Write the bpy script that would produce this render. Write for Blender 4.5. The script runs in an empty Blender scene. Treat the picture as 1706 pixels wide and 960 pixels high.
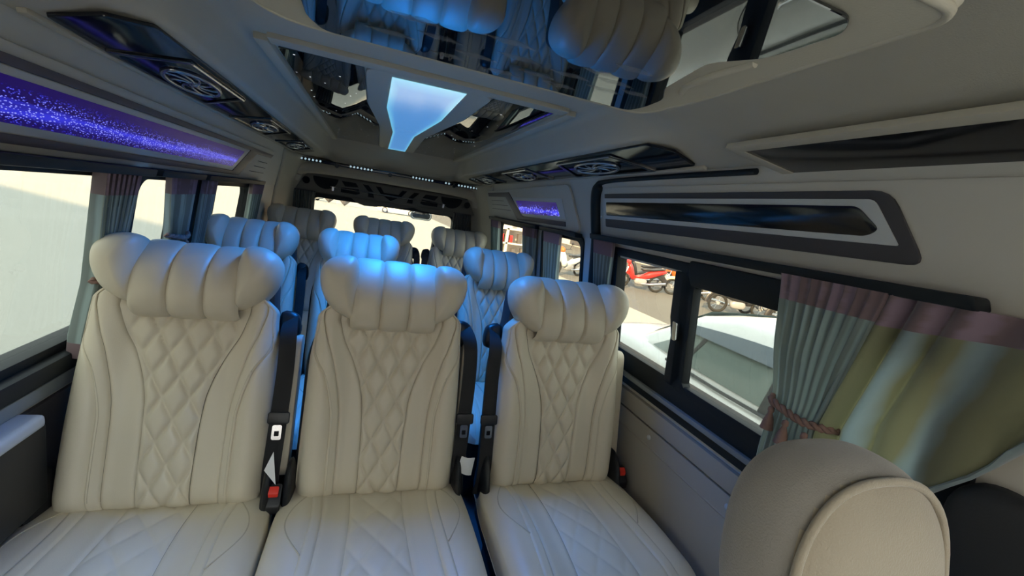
import bpy, bmesh, math, random
from math import sin, cos, pi, sqrt, radians
from mathutils import Matrix, Vector
random.seed(7)
SC = bpy.context.scene
COL = SC.collection
# ------------------------------------------------------------------ camera
F = 714.9
def _axes():
    c = (853.0, 480.0); vy = (625.0, 323.0); vx = (2950.0, 690.0)
    Y = Vector((vy[0]-c[0], vy[1]-c[1], F)).normalized()
    X = Vector((vx[0]-c[0], vx[1]-c[1], F)).normalized()
    D = Y.cross(X).normalized(); X = D.cross(Y).normalized()
    return X, Y, D
_X, _Y, _D = _axes()
cr = Vector((_X[0], _Y[0], -_D[0])); cd = Vector((_X[1], _Y[1], -_D[1])); cf = Vector((_X[2], _Y[2], -_D[2]))
cam_data = bpy.data.cameras.new('camera')
cam_data.sensor_width = 36.0; cam_data.lens = F/1706.0*36.0
cam_data.clip_start = 0.01; cam_data.clip_end = 400
cam = bpy.data.objects.new('camera', cam_data); COL.objects.link(cam)
cam.matrix_world = Matrix(((cr[0], -cd[0], -cf[0], 0), (cr[1], -cd[1], -cf[1], 0), (cr[2], -cd[2], -cf[2], 0), (0, 0, 0, 1)))
SC.camera = cam
# ------------------------------------------------------------------ sky, sun, exposure
w = bpy.data.worlds.new('sky'); SC.world = w; w.use_nodes = True
w.node_tree.nodes['Background'].inputs[0].default_value = (0.93, 0.97, 1.0, 1)
w.node_tree.nodes['Background'].inputs[1].default_value = 4.2
sd = bpy.data.lights.new('sun', 'SUN'); sd.energy = 30.0; sd.color = (1, .66, .38); sd.angle = radians(1.0)
sun = bpy.data.objects.new('sun', sd); COL.objects.link(sun)
SUN_EL = radians(25)
sun.rotation_euler = Vector((.65*cos(SUN_EL), .76*cos(SUN_EL), -sin(SUN_EL))).to_track_quat('-Z', 'Y').to_euler()
sun.location = (-10, -12, 14)
VS = SC.view_settings
VS.view_transform = 'Standard'; VS.look = 'None'; VS.gamma = 1.0; VS.use_curve_mapping = False
VS.exposure = 0.46
# ------------------------------------------------------------------ constants (metres; camera at the origin, van length along Y)
XC = 0.13; FLOOR = -1.27; GROUND = -1.85
# ------------------------------------------------------------------ materials
MATS = {}
def mat(name, col, rough=.5, metal=0.0, spec=.5, var=0.0, scale=8.0, bump=0.0, bscale=60.0, emit=None, estr=0.0, coat=0.0, sheen=0.0):
    m = bpy.data.materials.new(name); m.use_nodes = True
    nt = m.node_tree; b = nt.nodes['Principled BSDF']
    b.inputs['Base Color'].default_value = (*col, 1); b.inputs['Roughness'].default_value = rough
    b.inputs['Metallic'].default_value = metal; b.inputs['Specular IOR Level'].default_value = spec
    b.inputs['Coat Weight'].default_value = coat; b.inputs['Sheen Weight'].default_value = sheen
    tc = nt.nodes.new('ShaderNodeTexCoord')
    if var > 0:
        n = nt.nodes.new('ShaderNodeTexNoise'); n.inputs['Scale'].default_value = scale; n.inputs['Detail'].default_value = 5
        mr = nt.nodes.new('ShaderNodeMapRange'); mr.inputs['To Min'].default_value = 1-var; mr.inputs['To Max'].default_value = 1+var
        mx = nt.nodes.new('ShaderNodeMix'); mx.data_type = 'RGBA'; mx.blend_type = 'MULTIPLY'; mx.inputs[0].default_value = 1
        mx.inputs[6].default_value = (*col, 1)
        nt.links.new(tc.outputs['Object'], n.inputs['Vector']); nt.links.new(n.outputs['Fac'], mr.inputs['Value'])
        nt.links.new(mr.outputs[0], mx.inputs[7]); nt.links.new(mx.outputs[2], b.inputs['Base Color'])
    if bump > 0:
        n2 = nt.nodes.new('ShaderNodeTexNoise'); n2.inputs['Scale'].default_value = bscale; n2.inputs['Detail'].default_value = 3
        bp = nt.nodes.new('ShaderNodeBump'); bp.inputs['Strength'].default_value = bump; bp.inputs['Distance'].default_value = .004
        nt.links.new(tc.outputs['Object'], n2.inputs['Vector']); nt.links.new(n2.outputs['Fac'], bp.inputs['Height'])
        nt.links.new(bp.outputs[0], b.inputs['Normal'])
    if emit:
        b.inputs['Emission Color'].default_value = (*emit, 1); b.inputs['Emission Strength'].default_value = estr
    MATS[name] = m
    return m
def glass(name, tint, refl=.08, rough=0.0):
    m = bpy.data.materials.new(name); m.use_nodes = True; nt = m.node_tree
    nt.nodes.remove(nt.nodes['Principled BSDF']); out = nt.nodes['Material Output']
    t = nt.nodes.new('ShaderNodeBsdfTransparent'); t.inputs[0].default_value = (*tint, 1)
    g = nt.nodes.new('ShaderNodeBsdfGlossy'); g.inputs['Roughness'].default_value = rough; g.inputs[0].default_value = (.9, .9, .9, 1)
    mx = nt.nodes.new('ShaderNodeMixShader'); mx.inputs[0].default_value = refl
    nt.links.new(t.outputs[0], mx.inputs[1]); nt.links.new(g.outputs[0], mx.inputs[2]); nt.links.new(mx.outputs[0], out.inputs[0])
    MATS[name] = m
    return m
def fabric(name, c1, c2, stripes, trans=.35, rough=.5, sheen=.6, lo=-.25, hi=.75):
    """curtain cloth: colour stripes along u plus some light let through"""
    m = bpy.data.materials.new(name); m.use_nodes = True; nt = m.node_tree
    b = nt.nodes['Principled BSDF']; out = nt.nodes['Material Output']
    uv = nt.nodes.new('ShaderNodeUVMap'); sp = nt.nodes.new('ShaderNodeSeparateXYZ'); nt.links.new(uv.outputs[0], sp.inputs[0])
    mu = nt.nodes.new('ShaderNodeMath'); mu.operation = 'MULTIPLY'; mu.inputs[1].default_value = stripes*2*pi
    nt.links.new(sp.outputs[0], mu.inputs[0])
    ns = nt.nodes.new('ShaderNodeTexNoise'); ns.inputs['Scale'].default_value = 3.0; nt.links.new(uv.outputs[0], ns.inputs['Vector'])
    ad = nt.nodes.new('ShaderNodeMath'); ad.operation = 'MULTIPLY_ADD'; ad.inputs[1].default_value = 3.0
    nt.links.new(ns.outputs['Fac'], ad.inputs[0]); nt.links.new(mu.outputs[0], ad.inputs[2])
    si = nt.nodes.new('ShaderNodeMath'); si.operation = 'SINE'; nt.links.new(ad.outputs[0], si.inputs[0])
    mr = nt.nodes.new('ShaderNodeMapRange'); mr.inputs['From Min'].default_value = lo; mr.inputs['From Max'].default_value = hi
    nt.links.new(si.outputs[0], mr.inputs['Value'])
    mx = nt.nodes.new('ShaderNodeMix'); mx.data_type = 'RGBA'; mx.inputs[6].default_value = (*c1, 1); mx.inputs[7].default_value = (*c2, 1)
    nt.links.new(mr.outputs[0], mx.inputs[0]); nt.links.new(mx.outputs[2], b.inputs['Base Color'])
    b.inputs['Roughness'].default_value = rough; b.inputs['Sheen Weight'].default_value = sheen
    tr = nt.nodes.new('ShaderNodeBsdfTranslucent'); nt.links.new(mx.outputs[2], tr.inputs[0])
    ms = nt.nodes.new('ShaderNodeMixShader'); ms.inputs[0].default_value = trans
    nt.links.new(b.outputs[0], ms.inputs[1]); nt.links.new(tr.outputs[0], ms.inputs[2]); nt.links.new(ms.outputs[0], out.inputs[0])
    MATS[name] = m
    return m
mat('cream leather', (.63, .56, .435), .42, var=.04, scale=6, bump=.06, bscale=420)
mat('cream stitching', (.50, .44, .33), .6)
mat('black plastic', (.012, .013, .016), .42)
mat('black shell', (.016, .017, .02), .6, bump=.1, bscale=300)
mat('belt webbing', (.012, .012, .014), .8, bump=.15, bscale=900)
mat('chrome', (.75, .76, .78), .18, metal=1)
mat('red button', (.75, .035, .02), .4)
mat('white paper', (.82, .83, .84), .8)
mat('headliner', (.57, .52, .43), .9, spec=.2, var=.03, scale=20, bump=.12, bscale=500)
mat('panel beige', (.56, .53, .47), .62, var=.03, scale=5, bump=.05, bscale=300)
mat('lower panel', (.36, .33, .28), .55, var=.05, scale=4, bump=.05, bscale=300)
mat('seam dark', (.06, .055, .05), .8)
mat('trim charcoal', (.055, .05, .055), .55, bump=.05, bscale=300)
mat('trim plum grey', (.10, .085, .10), .5)
mat('trim silver', (.52, .54, .55), .4)
mat('window rubber', (.010, .013, .016), .55, spec=.3)
mat('sill grey', (.20, .22, .23), .45)
mat('black glass', (.006, .006, .008), .14, spec=.5, coat=.1)
mat('carpet', (.045, .06, .075), .95, bump=.3, bscale=600)
mat('black gloss', (.012, .012, .015), .12, spec=.7)
mat('vent chrome', (.42, .44, .47), .25, metal=.9)
mat('grey board', (.16, .15, .135), .7, bump=.06, bscale=300)
mat('grille black', (.008, .008, .01), .8)
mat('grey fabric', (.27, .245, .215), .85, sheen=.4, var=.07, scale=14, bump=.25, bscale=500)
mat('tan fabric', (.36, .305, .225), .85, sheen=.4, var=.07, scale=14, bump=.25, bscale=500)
mat('braid', (.26, .16, .13), .9, var=.25, scale=90)
mat('asphalt', (.145, .135, .12), .9, var=.10, scale=.5)
mat('white paint', (.82, .82, .80), .25, spec=.5, coat=.5)
mat('grey paint', (.30, .31, .33), .3, coat=.4)
mat('dark paint', (.05, .055, .06), .3, coat=.4)
mat('car glass', (.20, .25, .235), .08, spec=.8)
mat('car visor', (.20, .24, .28), .25)
mat('tyre', (.02, .02, .02), .85)
mat('red paint', (.55, .03, .025), .3, coat=.4)
mat('orange paint', (.62, .14, .03), .4)
mat('cream paint', (.62, .52, .36), .4)
mat('bike black', (.03, .03, .035), .4)
mat('facade', (.62, .55, .50), .85, var=.08, scale=1.0)
mat('facade dark', (.10, .09, .09), .7)
mat('red cloth', (.36, .03, .03), .8)
mat('orange sign', (.75, .20, .05), .6)
mat('fence white', (.70, .66, .58), .5)
mat('yellow paint', (.80, .66, .08), .6)
mat('mirror shell', (.33, .33, .33), .35)
glass('tinted pane', (.55, .58, .55), .05)
glass('clear pane', (.90, .93, .92), .05)
fabric('curtain body', (.20, .25, .235), (.36, .47, .46), 26, .30)
fabric('curtain satin', (.24, .24, .135), (.30, .39, .41), 4.2, .35, rough=.38, lo=.1, hi=1.0)  # pale blue second colour paints the daylight sheen of the satin as stripes
fabric('curtain head', (.20, .13, .14), (.29, .20, .26), 7, .25)
fabric('curtain grey', (.10, .11, .105), (.17, .185, .175), 14, .2)
def mirror_mat(name, col, rough, stars=0.0, film=0.0):
    m = mat(name, col, rough, spec=1.0); m.node_tree.nodes['Principled BSDF'].inputs['IOR'].default_value = 1.75; nt = m.node_tree; b = nt.nodes['Principled BSDF']; tc = nt.nodes['Texture Coordinate']
    if stars:
        v = nt.nodes.new('ShaderNodeTexVoronoi'); v.inputs['Scale'].default_value = 17; nt.links.new(tc.outputs['Object'], v.inputs['Vector'])
        lt = nt.nodes.new('ShaderNodeMath'); lt.operation = 'LESS_THAN'; lt.inputs[1].default_value = .055
        nt.links.new(v.outputs['Distance'], lt.inputs[0])
        mu = nt.nodes.new('ShaderNodeMath'); mu.operation = 'MULTIPLY'; mu.inputs[1].default_value = stars
        nt.links.new(lt.outputs[0], mu.inputs[0]); nt.links.new(mu.outputs[0], b.inputs['Emission Strength'])
        b.inputs['Emission Color'].default_value = (.9, .95, 1, 1)
    return m
mirror_mat('smoked mirror', (.008, .010, .014), .015)
mirror_mat('star mirror', (.008, .008, .010), .015, stars=.9)
def bubble_mat(name, sx, strength):
    """backlit blue bubble-water panel: bright bubbles and a lit band in deep blue acrylic"""
    m = mat(name, (.01, .005, .06), .35, spec=.15); nt = m.node_tree; b = nt.nodes['Principled BSDF']; L = nt.links.new
    uv = nt.nodes.new('ShaderNodeUVMap')
    mp = nt.nodes.new('ShaderNodeMapping'); mp.inputs['Scale'].default_value = (sx, sx*.085, 1); L(uv.outputs[0], mp.inputs[0])
    v = nt.nodes.new('ShaderNodeTexVoronoi'); v.inputs['Scale'].default_value = 1.0; L(mp.outputs[0], v.inputs['Vector'])
    ring = nt.nodes.new('ShaderNodeMapRange'); ring.inputs['From Min'].default_value = .42; ring.inputs['From Max'].default_value = .16
    L(v.outputs['Distance'], ring.inputs['Value'])
    sp = nt.nodes.new('ShaderNodeSeparateXYZ'); L(uv.outputs[0], sp.inputs[0])
    ns = nt.nodes.new('ShaderNodeTexNoise'); ns.inputs['Scale'].default_value = 5.0; L(uv.outputs[0], ns.inputs['Vector'])
    # band centre wanders with noise
    a = nt.nodes.new('ShaderNodeMath'); a.operation = 'MULTIPLY_ADD'; a.inputs[1].default_value = .5; L(ns.outputs['Fac'], a.inputs[0]); L(sp.outputs[1], a.inputs[2])
    d = nt.nodes.new('ShaderNodeMath'); d.operation = 'SUBTRACT'; d.inputs[1].default_value = .58; L(a.outputs[0], d.inputs[0])
    ab = nt.nodes.new('ShaderNodeMath'); ab.operation = 'ABSOLUTE'; L(d.outputs[0], ab.inputs[0])
    band = nt.nodes.new('ShaderNodeMapRange'); band.inputs['From Min'].default_value = .17; band.inputs['From Max'].default_value = .03; L(ab.outputs[0], band.inputs['Value'])
    zone = nt.nodes.new('ShaderNodeMapRange'); zone.inputs['From Min'].default_value = .42; zone.inputs['From Max'].default_value = .20; L(ab.outputs[0], zone.inputs['Value'])
    dot = nt.nodes.new('ShaderNodeMath'); dot.operation = 'MULTIPLY'; L(ring.outputs[0], dot.inputs[0]); L(zone.outputs[0], dot.inputs[1])
    d2 = nt.nodes.new('ShaderNodeMath'); d2.operation = 'MULTIPLY'; d2.inputs[1].default_value = .9; L(dot.outputs[0], d2.inputs[0])
    s1 = nt.nodes.new('ShaderNodeMath'); s1.operation = 'MULTIPLY_ADD'; s1.inputs[1].default_value = .40; L(band.outputs[0], s1.inputs[0]); L(d2.outputs[0], s1.inputs[2])
    ramp = nt.nodes.new('ShaderNodeValToRGB'); e = ramp.color_ramp.elements
    e[0].position = 0; e[0].color = (.008, .0, .075, 1); e[1].position = 1; e[1].color = (.36, .38, 1, 1)
    k = e.new(.4); k.color = (.03, .03, .62, 1)
    L(s1.outputs[0], ramp.inputs[0]); L(ramp.outputs[0], b.inputs['Emission Color']); b.inputs['Emission Strength'].default_value = strength
    return m
bubble_mat('bubble acrylic', 330, .75)
bubble_mat('bubble acrylic short', 70, 1.1)
def led_mat():
    m = mat('blue led acrylic', (.10, .25, .45), .12); nt = m.node_tree; b = nt.nodes['Principled BSDF']; L = nt.links.new
    uv = nt.nodes.new('ShaderNodeUVMap'); sp = nt.nodes.new('ShaderNodeSeparateXYZ'); L(uv.outputs[0], sp.inputs[0])
    ramp = nt.nodes.new('ShaderNodeValToRGB'); e = ramp.color_ramp.elements
    e[0].position = 0.0; e[0].color = (.045, .15, .37, 1); e[1].position = 1; e[1].color = (.11, .38, .54, 1)
    k = e.new(.75); k.color = (.055, .19, .43, 1)
    L(sp.outputs[0], ramp.inputs[0]); L(ramp.outputs[0], b.inputs['Emission Color']); b.inputs['Emission Strength'].default_value = 1.0
led_mat()
mat('white led', (.6, .7, .75), .4, emit=(.65, .9, 1.0), estr=.38)
# concrete ground with slab joints and soft stains
def concrete_mat():
    m = mat('concrete', (.37, .36, .325), .85, var=.06, scale=.35); nt = m.node_tree
    return m
concrete_mat()
# ------------------------------------------------------------------ mesh tools
class MB:
    def __init__(s): s.v = []; s.f = []; s.uv = {}
    def add(s, vs, fs):
        o = len(s.v); s.v += [tuple(p) for p in vs]; s.f += [tuple(i+o for i in f) for f in fs]; return o
    def box(s, x0, x1, y0, y1, z0, z1):
        s.add([(x, y, z) for z in (z0, z1) for y in (y0, y1) for x in (x0, x1)],
              [(0, 2, 3, 1), (4, 5, 7, 6), (0, 1, 5, 4), (2, 6, 7, 3), (0, 4, 6, 2), (1, 3, 7, 5)]); return s
    def grid(s, fn, nu, nv, wu=False, wv=False, uv=None, flip=False):
        a = nu if wu else nu+1; b = nv if wv else nv+1
        o = len(s.v)
        for j in range(b):
            for i in range(a):
                s.v.append(tuple(fn(i/nu, j/nv)))
                if uv: s.uv[len(s.v)-1] = uv(i/nu, j/nv)
        for j in range(nv):
            for i in range(nu):
                i2 = (i+1) % a; j2 = (j+1) % b
                q = (o+j*a+i, o+j*a+i2, o+j2*a+i2, o+j2*a+i)
                s.f.append(q[::-1] if flip else q)
        return s
    def tube(s, pts, r, n=8, closed=False, flat=1.0, up=None, caps=True):
        P = [Vector(p) for p in pts]; m = len(P); rs = r if isinstance(r, (list, tuple)) else [r]*m
        o = len(s.v)
        for k, p in enumerate(P):
            if closed: t = P[(k+1) % m]-P[k-1]
            else: t = P[min(k+1, m-1)]-P[max(k-1, 0)]
            t.normalize()
            ref = Vector(up) if up else (Vector((0, 0, 1)) if abs(t.z) < .9 else Vector((1, 0, 0)))
            a = t.cross(ref)
            if a.length < 1e-6: a = t.cross(Vector((0, 1, 0)))
            a.normalize(); b = a.cross(t)
            for i in range(n):
                an = 2*pi*i/n
                s.v.append(tuple(p+a*cos(an)*rs[k]+b*sin(an)*rs[k]*flat))
        for k in range(m if closed else m-1):
            k2 = (k+1) % m
            for i in range(n):
                s.f.append((o+k*n+i, o+k*n+(i+1) % n, o+k2*n+(i+1) % n, o+k2*n+i))
        if not closed and caps:
            s.f.append(tuple(o+i for i in range(n))[::-1]); s.f.append(tuple(o+(m-1)*n+i for i in range(n)))
        return s
    def prism(s, poly, mp, h0, h1):
        n = len(poly)
        o = s.add([mp(a, b, h0) for a, b in poly]+[mp(a, b, h1) for a, b in poly],
                  [tuple(range(n))[::-1], tuple(range(n, 2*n))]+[(i, (i+1) % n, n+(i+1) % n, n+i) for i in range(n)])
        return s
    def ring(s, outer, inner, mp, h0, h1):
        n = len(outer); o = len(s.v)
        for P, h in ((outer, h0), (outer, h1), (inner, h1), (inner, h0)):
            s.v += [tuple(mp(a, b, h)) for a, b in P]
        for k in range(4):
            k2 = (k+1) % 4
            for i in range(n):
                s.f.append((o+k*n+i, o+k*n+(i+1) % n, o+k2*n+(i+1) % n, o+k2*n+i))
        return s
    def pillow(s, outline, mp, hf, hb, rings=8, pf=.8, flatback=False):
        n = len(outline); cx = sum(p[0] for p in outline)/n; cy = sum(p[1] for p in outline)/n
        o = len(s.v); R = []
        for k in range(-rings+1, rings):
            rho = 1-abs(k)/rings; r = sin(rho*pi/2); c = max(cos(rho*pi/2), 0)**pf
            h = (hf if k > 0 else -hb)*c
            R.append(len(s.v)); s.v += [tuple(mp(cx+(a-cx)*r, cy+(b-cy)*r, h)) for a, b in outline]
        for q in range(len(R)-1):
            for i in range(n):
                s.f.append((R[q]+i, R[q]+(i+1) % n, R[q+1]+(i+1) % n, R[q+1]+i))
        b0 = len(s.v); s.v.append(tuple(mp(cx, cy, -hb))); b1 = len(s.v); s.v.append(tuple(mp(cx, cy, hf)))
        for i in range(n):
            s.f.append((b0, R[0]+(i+1) % n, R[0]+i)); s.f.append((b1, R[-1]+i, R[-1]+(i+1) % n))
        return s
    def lathe(s, prof, c, axis='x', n=24):
        def pt(r, h, a):
            u, v = r*cos(a), r*sin(a)
            return {'x': (c[0]+h, c[1]+u, c[2]+v), 'y': (c[0]+u, c[1]+h, c[2]+v), 'z': (c[0]+u, c[1]+v, c[2]+h)}[axis]
        o = len(s.v)
        for r, h in prof:
            for i in range(n): s.v.append(pt(r, h, 2*pi*i/n))
        for k in range(len(prof)-1):
            for i in range(n):
                s.f.append((o+k*n+i, o+k*n+(i+1) % n, o+(k+1)*n+(i+1) % n, o+(k+1)*n+i))
        return s
    def mesh(s, name, m, off=(0, 0, 0), bevel=0, seg=2, ang=40, smooth=True, recalc=True):
        me = bpy.data.meshes.new(name)
        me.from_pydata([(p[0]-off[0], p[1]-off[1], p[2]-off[2]) for p in s.v], [], s.f)
        if recalc or bevel:
            bm = bmesh.new(); bm.from_mesh(me)
            if recalc: bmesh.ops.recalc_face_normals(bm, faces=bm.faces)
            if bevel:
                ed = [e for e in bm.edges if len(e.link_faces) == 2 and e.calc_face_angle(0) > radians(35)]
                bmesh.ops.bevel(bm, geom=ed, offset=bevel, segments=seg, affect='EDGES', profile=.6, clamp_overlap=True)
            bm.to_mesh(me); bm.free()
        if s.uv and not bevel:
            l = me.uv_layers.new(name='UVMap')
            for lp in me.loops: l.data[lp.index].uv = s.uv.get(lp.vertex_index, (0, 0))
        me.materials.append(MATS[m])
        if smooth:
            me.polygons.foreach_set('use_smooth', [True]*len(me.polygons)); me.set_sharp_from_angle(angle=radians(ang))
        return me
def root_off(p):
    o = Vector((0, 0, 0))
    while p is not None: o += p.location; p = p.parent
    return o
def part(name, mb, m, parent, label=None, kind=None, **k):
    me = mb.mesh(name, m, root_off(parent), **k); o = bpy.data.objects.new(name, me); COL.objects.link(o); o.parent = parent
    if label: o['label'] = label
    if kind: o['kind'] = kind
    return o
def tag(o, label, cat, group=None):
    o['label'] = label; o['category'] = cat
    if group: o['group'] = group
    return o
def thing(name, loc, label=None, cat=None, group=None):
    o = bpy.data.objects.new(name, None); COL.objects.link(o); o.location = loc; o.empty_display_size = .1
    if label: tag(o, label, cat, group)
    return o
def solid(name, mb, m, label=None, cat=None, group=None, kind=None, **k):
    xs = [p[0] for p in mb.v]; ys = [p[1] for p in mb.v]; zs = [p[2] for p in mb.v]
    loc = ((min(xs)+max(xs))/2, (min(ys)+max(ys))/2, min(zs))
    me = mb.mesh(name, m, loc, **k); o = bpy.data.objects.new(name, me); COL.objects.link(o); o.location = loc
    if label: tag(o, label, cat, group)
    if kind: o['kind'] = kind
    return o
def struct(name, mb, m, **k): return solid(name, mb, m, kind='structure', **k)
def lerp(a, b, t): return a+(b-a)*t
def interp(x, xs, ys):
    if x <= xs[0]: return ys[0]
    for i in range(len(xs)-1):
        if x <= xs[i+1]: return lerp(ys[i], ys[i+1], (x-xs[i])/(xs[i+1]-xs[i]))
    return ys[-1]
def sstep(x): x = min(max(x, 0), 1); return x*x*(3-2*x)
def smooth_interp(x, xs, ys):
    if x <= xs[0]: return ys[0]
    for i in range(len(xs)-1):
        if x <= xs[i+1]: return lerp(ys[i], ys[i+1], sstep((x-xs[i])/(xs[i+1]-xs[i])))
    return ys[-1]
def rrect(a0, a1, b0, b1, r, n=5):
    P = []
    rr = r if isinstance(r, (list, tuple)) else [r]*4
    for (cx, cy, s, q) in ((a1-rr[0], b1-rr[0], 0, rr[0]), (a0+rr[1], b1-rr[1], 1, rr[1]), (a0+rr[2], b0+rr[2], 2, rr[2]), (a1-rr[3], b0+rr[3], 3, rr[3])):
        for i in range(n+1):
            an = (s+i/n)*pi/2; P.append((cx+q*cos(an), cy+q*sin(an)))
    return P
def catmull(P, per=4, closed=True):
    n = len(P); out = []
    for i in range(n if closed else n-1):
        g = (lambda k: P[k % n]) if closed else (lambda k: P[min(max(k, 0), n-1)])
        p0, p1, p2, p3 = g(i-1), g(i), g(i+1), g(i+2)
        for k in range(per):
            t = k/per
            out.append(tuple(.5*((2*b)+(c-a)*t+(2*a-5*b+4*c-d)*t*t+(3*b-a-3*c+d)*t**3) for a, b, c, d in zip(p0, p1, p2, p3)))
    if not closed: out.append(tuple(P[-1]))
    return out
def round_poly(P, r, n=4):
    out = []; m = len(P)
    for i in range(m):
        a, b, c = Vector(P[i-1]), Vector(P[i]), Vector(P[(i+1) % m]); q = r[i] if isinstance(r, (list, tuple)) else r
        if q <= 0: out.append(tuple(b)); continue
        d1 = (a-b); d2 = (c-b); q1 = min(q, d1.length*.45); q2 = min(q, d2.length*.45)
        s = b+d1.normalized()*q1; e = b+d2.normalized()*q2
        for k in range(n+1):
            t = k/n; out.append(tuple(s*(1-t)**2+b*2*t*(1-t)+e*t*t))
    return out
# ------------------------------------------------------------------ van shell
ZS = [-1.30, -.55, -.47, -.05, .215]; XL = [-.70, -.72, -.72, -.665, -.596]
def wall_x(side, z):
    x = interp(z, ZS, XL)
    return x if side < 0 else 2*XC-x
def WM(side):
    return lambda y, z, h: (wall_x(side, z)-side*h, y, z)       # h > 0 goes into the cabin
def wall_mesh(side, yb, zb, holes):
    mb = MB(); idx = {}
    def vid(y, z):
        if (y, z) not in idx: idx[(y, z)] = len(mb.v); mb.v.append((wall_x(side, z), y, z))
        return idx[(y, z)]
    for i in range(len(yb)-1):
        for j in range(len(zb)-1):
            yc = (yb[i]+yb[i+1])/2; zc = (zb[j]+zb[j+1])/2
            if any(h[0] < yc < h[1] and h[2] < zc < h[3] for h in holes): continue
            mb.f.append((vid(yb[i], zb[j]), vid(yb[i+1], zb[j]), vid(yb[i+1], zb[j+1]), vid(yb[i], zb[j+1])))
    return mb
def add_solidify(o, t, off):
    md = o.modifiers.new('thickness', 'SOLIDIFY'); md.thickness = t; md.offset = off
REAR = 3.98; FRONT = -1.05
LH = [(-.15, 1.52, -.50, -.052), (1.57, 1.95, -.50, -.052), (2.05, 2.85, -.50, -.052), (-.95, -.25, -.50, .02)]
RH = [(.40, 1.50, -.45, -.095), (1.79, 2.30, -.48, -.06), (2.46, 3.30, -.48, -.06), (-.95, -.10, -.50, .02)]
def breaks(vals, holes, i):
    s = set(vals)
    for h in holes: s |= {h[i], h[i+1]}
    return sorted(s)
for nm, side, H in (('wall_left', -1, LH), ('wall_right', 1, RH)):
    mb = wall_mesh(side, breaks([FRONT, REAR], H, 0), breaks([-1.30, -.55, -.05, .215], H, 2), H)
    o = struct(nm, mb, 'panel beige', smooth=False, recalc=False)
    add_solidify(o, .05, 1 if side < 0 else -1)
    o.modifiers[0].offset = 1
    # outward: find which way the normals point and thicken away from the cabin
    n = o.data.polygons[0].normal.x
    o.modifiers[0].offset = 1 if n*side > 0 else -1
struct('floor', MB().box(-.74, 1.0, FRONT, REAR, FLOOR-.04, FLOOR), 'carpet', smooth=False)
# ceiling: lofted headliner (front dome -> twin ducts with a raised middle -> rear fascia)
SEC_A = [(.735, .205), (.715, .212), (.69, .218), (.60, .238), (.535, .250), (.525, .2525), (.520, .262), (.506, .335), (.498, .352), (.48, .36), (.455, .36), (.3, .36), (0, .36)]
SEC_B = [(.735, .205), (.73, .206), (.725, .207), (.665, .232), (.62, .252), (.60, .257), (.57, .265), (.53, .271), (.49, .283), (.45, .295), (.40, .308), (.25, .335), (0, .345)]
SEC_C = [(.735, .20), (.715, .203), (.69, .206), (.60, .21), (.535, .212), (.52, .212), (.50, .21), (.48, .205), (.47, .20), (.45, .195), (.43, .19), (.3, .19), (0, .19)]
SEC_D = [(.735, .205), (.72, .207), (.70, .210), (.665, .215), (.62, .22), (.60, .222), (.57, .225), (.53, .23), (.49, .235), (.45, .24), (.40, .245), (.25, .25), (0, .25)]
def full(sec, y): return [(XC-a, y, z) for a, z in sec]+[(XC+a, y, z) for a, z in sec[-2::-1]]
def mixsec(A, B, t): return [(lerp(a[0], b[0], t), lerp(a[1], b[1], t)) for a, b in zip(A, B)]
rows = [full(SEC_D, -.42), full(SEC_D, -.2), full(mixsec(SEC_D, SEC_B, .5), .05), full(SEC_B, .35), full(SEC_B, .6), full(SEC_B, .86)]
rows += [full(mixsec(SEC_B, SEC_A, sstep(t)), lerp(.90, 1.10, t)) for t in (.1, .25, .4, .5, .6, .75, .9, 1)]
rows += [full(SEC_A, y) for y in (1.4, 2, 2.6, 3.2, 3.53)]
rows += [full(mixsec(SEC_A, SEC_C, t), y) for t, y in ((.15, 3.545), (.5, 3.61), (1, 3.72))]+[full(SEC_C, REAR)]
mb = MB(); nr = len(rows[0])
for r in rows: mb.v += r
for j in range(len(rows)-1):
    for i in range(nr-1): mb.f.append((j*nr+i, j*nr+i+1, (j+1)*nr+i+1, (j+1)*nr+i))
ceil = struct('ceiling', mb, 'headliner', ang=50, recalc=False)
add_solidify(ceil, .04, 1)
ceil.modifiers[0].offset = 1 if ceil.data.polygons[0].normal.z > 0 else -1
# front bulkhead below the windscreen, the windscreen and the front-door panes let daylight in from behind the camera
struct('wall_front', MB().box(-.74, 1.0, FRONT-.04, FRONT, FLOOR, -.42), 'trim charcoal', smooth=False)
ws = MB(); ws.add([(-.66, FRONT, -.42), (.92, FRONT, -.42), (.86, -.42, .205), (-.60, -.42, .205)], [(0, 1, 2, 3)])
o = struct('window_1', ws, 'clear pane', smooth=False)
add_solidify(o, .006, 0)
# ---- rear wall (tailgate)
RW = (-.50, .70, -.66, -.085)
mb = MB()
xs = [-.74, RW[0], RW[1], 1.0]; zs = [FLOOR, RW[2], RW[3], .26]
for i in range(3):
    for j in range(3):
        if i == 1 and j == 1: continue
        mb.box(xs[i], xs[i+1], REAR-.02, REAR+.04, zs[j], zs[j+1])
struct('wall_rear', mb, 'grey board', smooth=False)
YM = lambda y0: (lambda x, z, h: (x, y0-h, z))
win = thing('window_2', (.1, REAR, RW[2])); win['kind'] = 'structure'
part('window_frame', MB().ring(rrect(RW[0]-.02, RW[1]+.02, RW[2]-.02, RW[3]+.02, .04), rrect(RW[0]+.015, RW[1]-.015, RW[2]+.015, RW[3]-.015, .05), YM(REAR-.02), -.03, .012), 'window rubber', win)
part('pane', MB().prism(rrect(RW[0], RW[1], RW[2], RW[3], .04), YM(REAR+.02), 0, .005), 'tinted pane', win)
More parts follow.
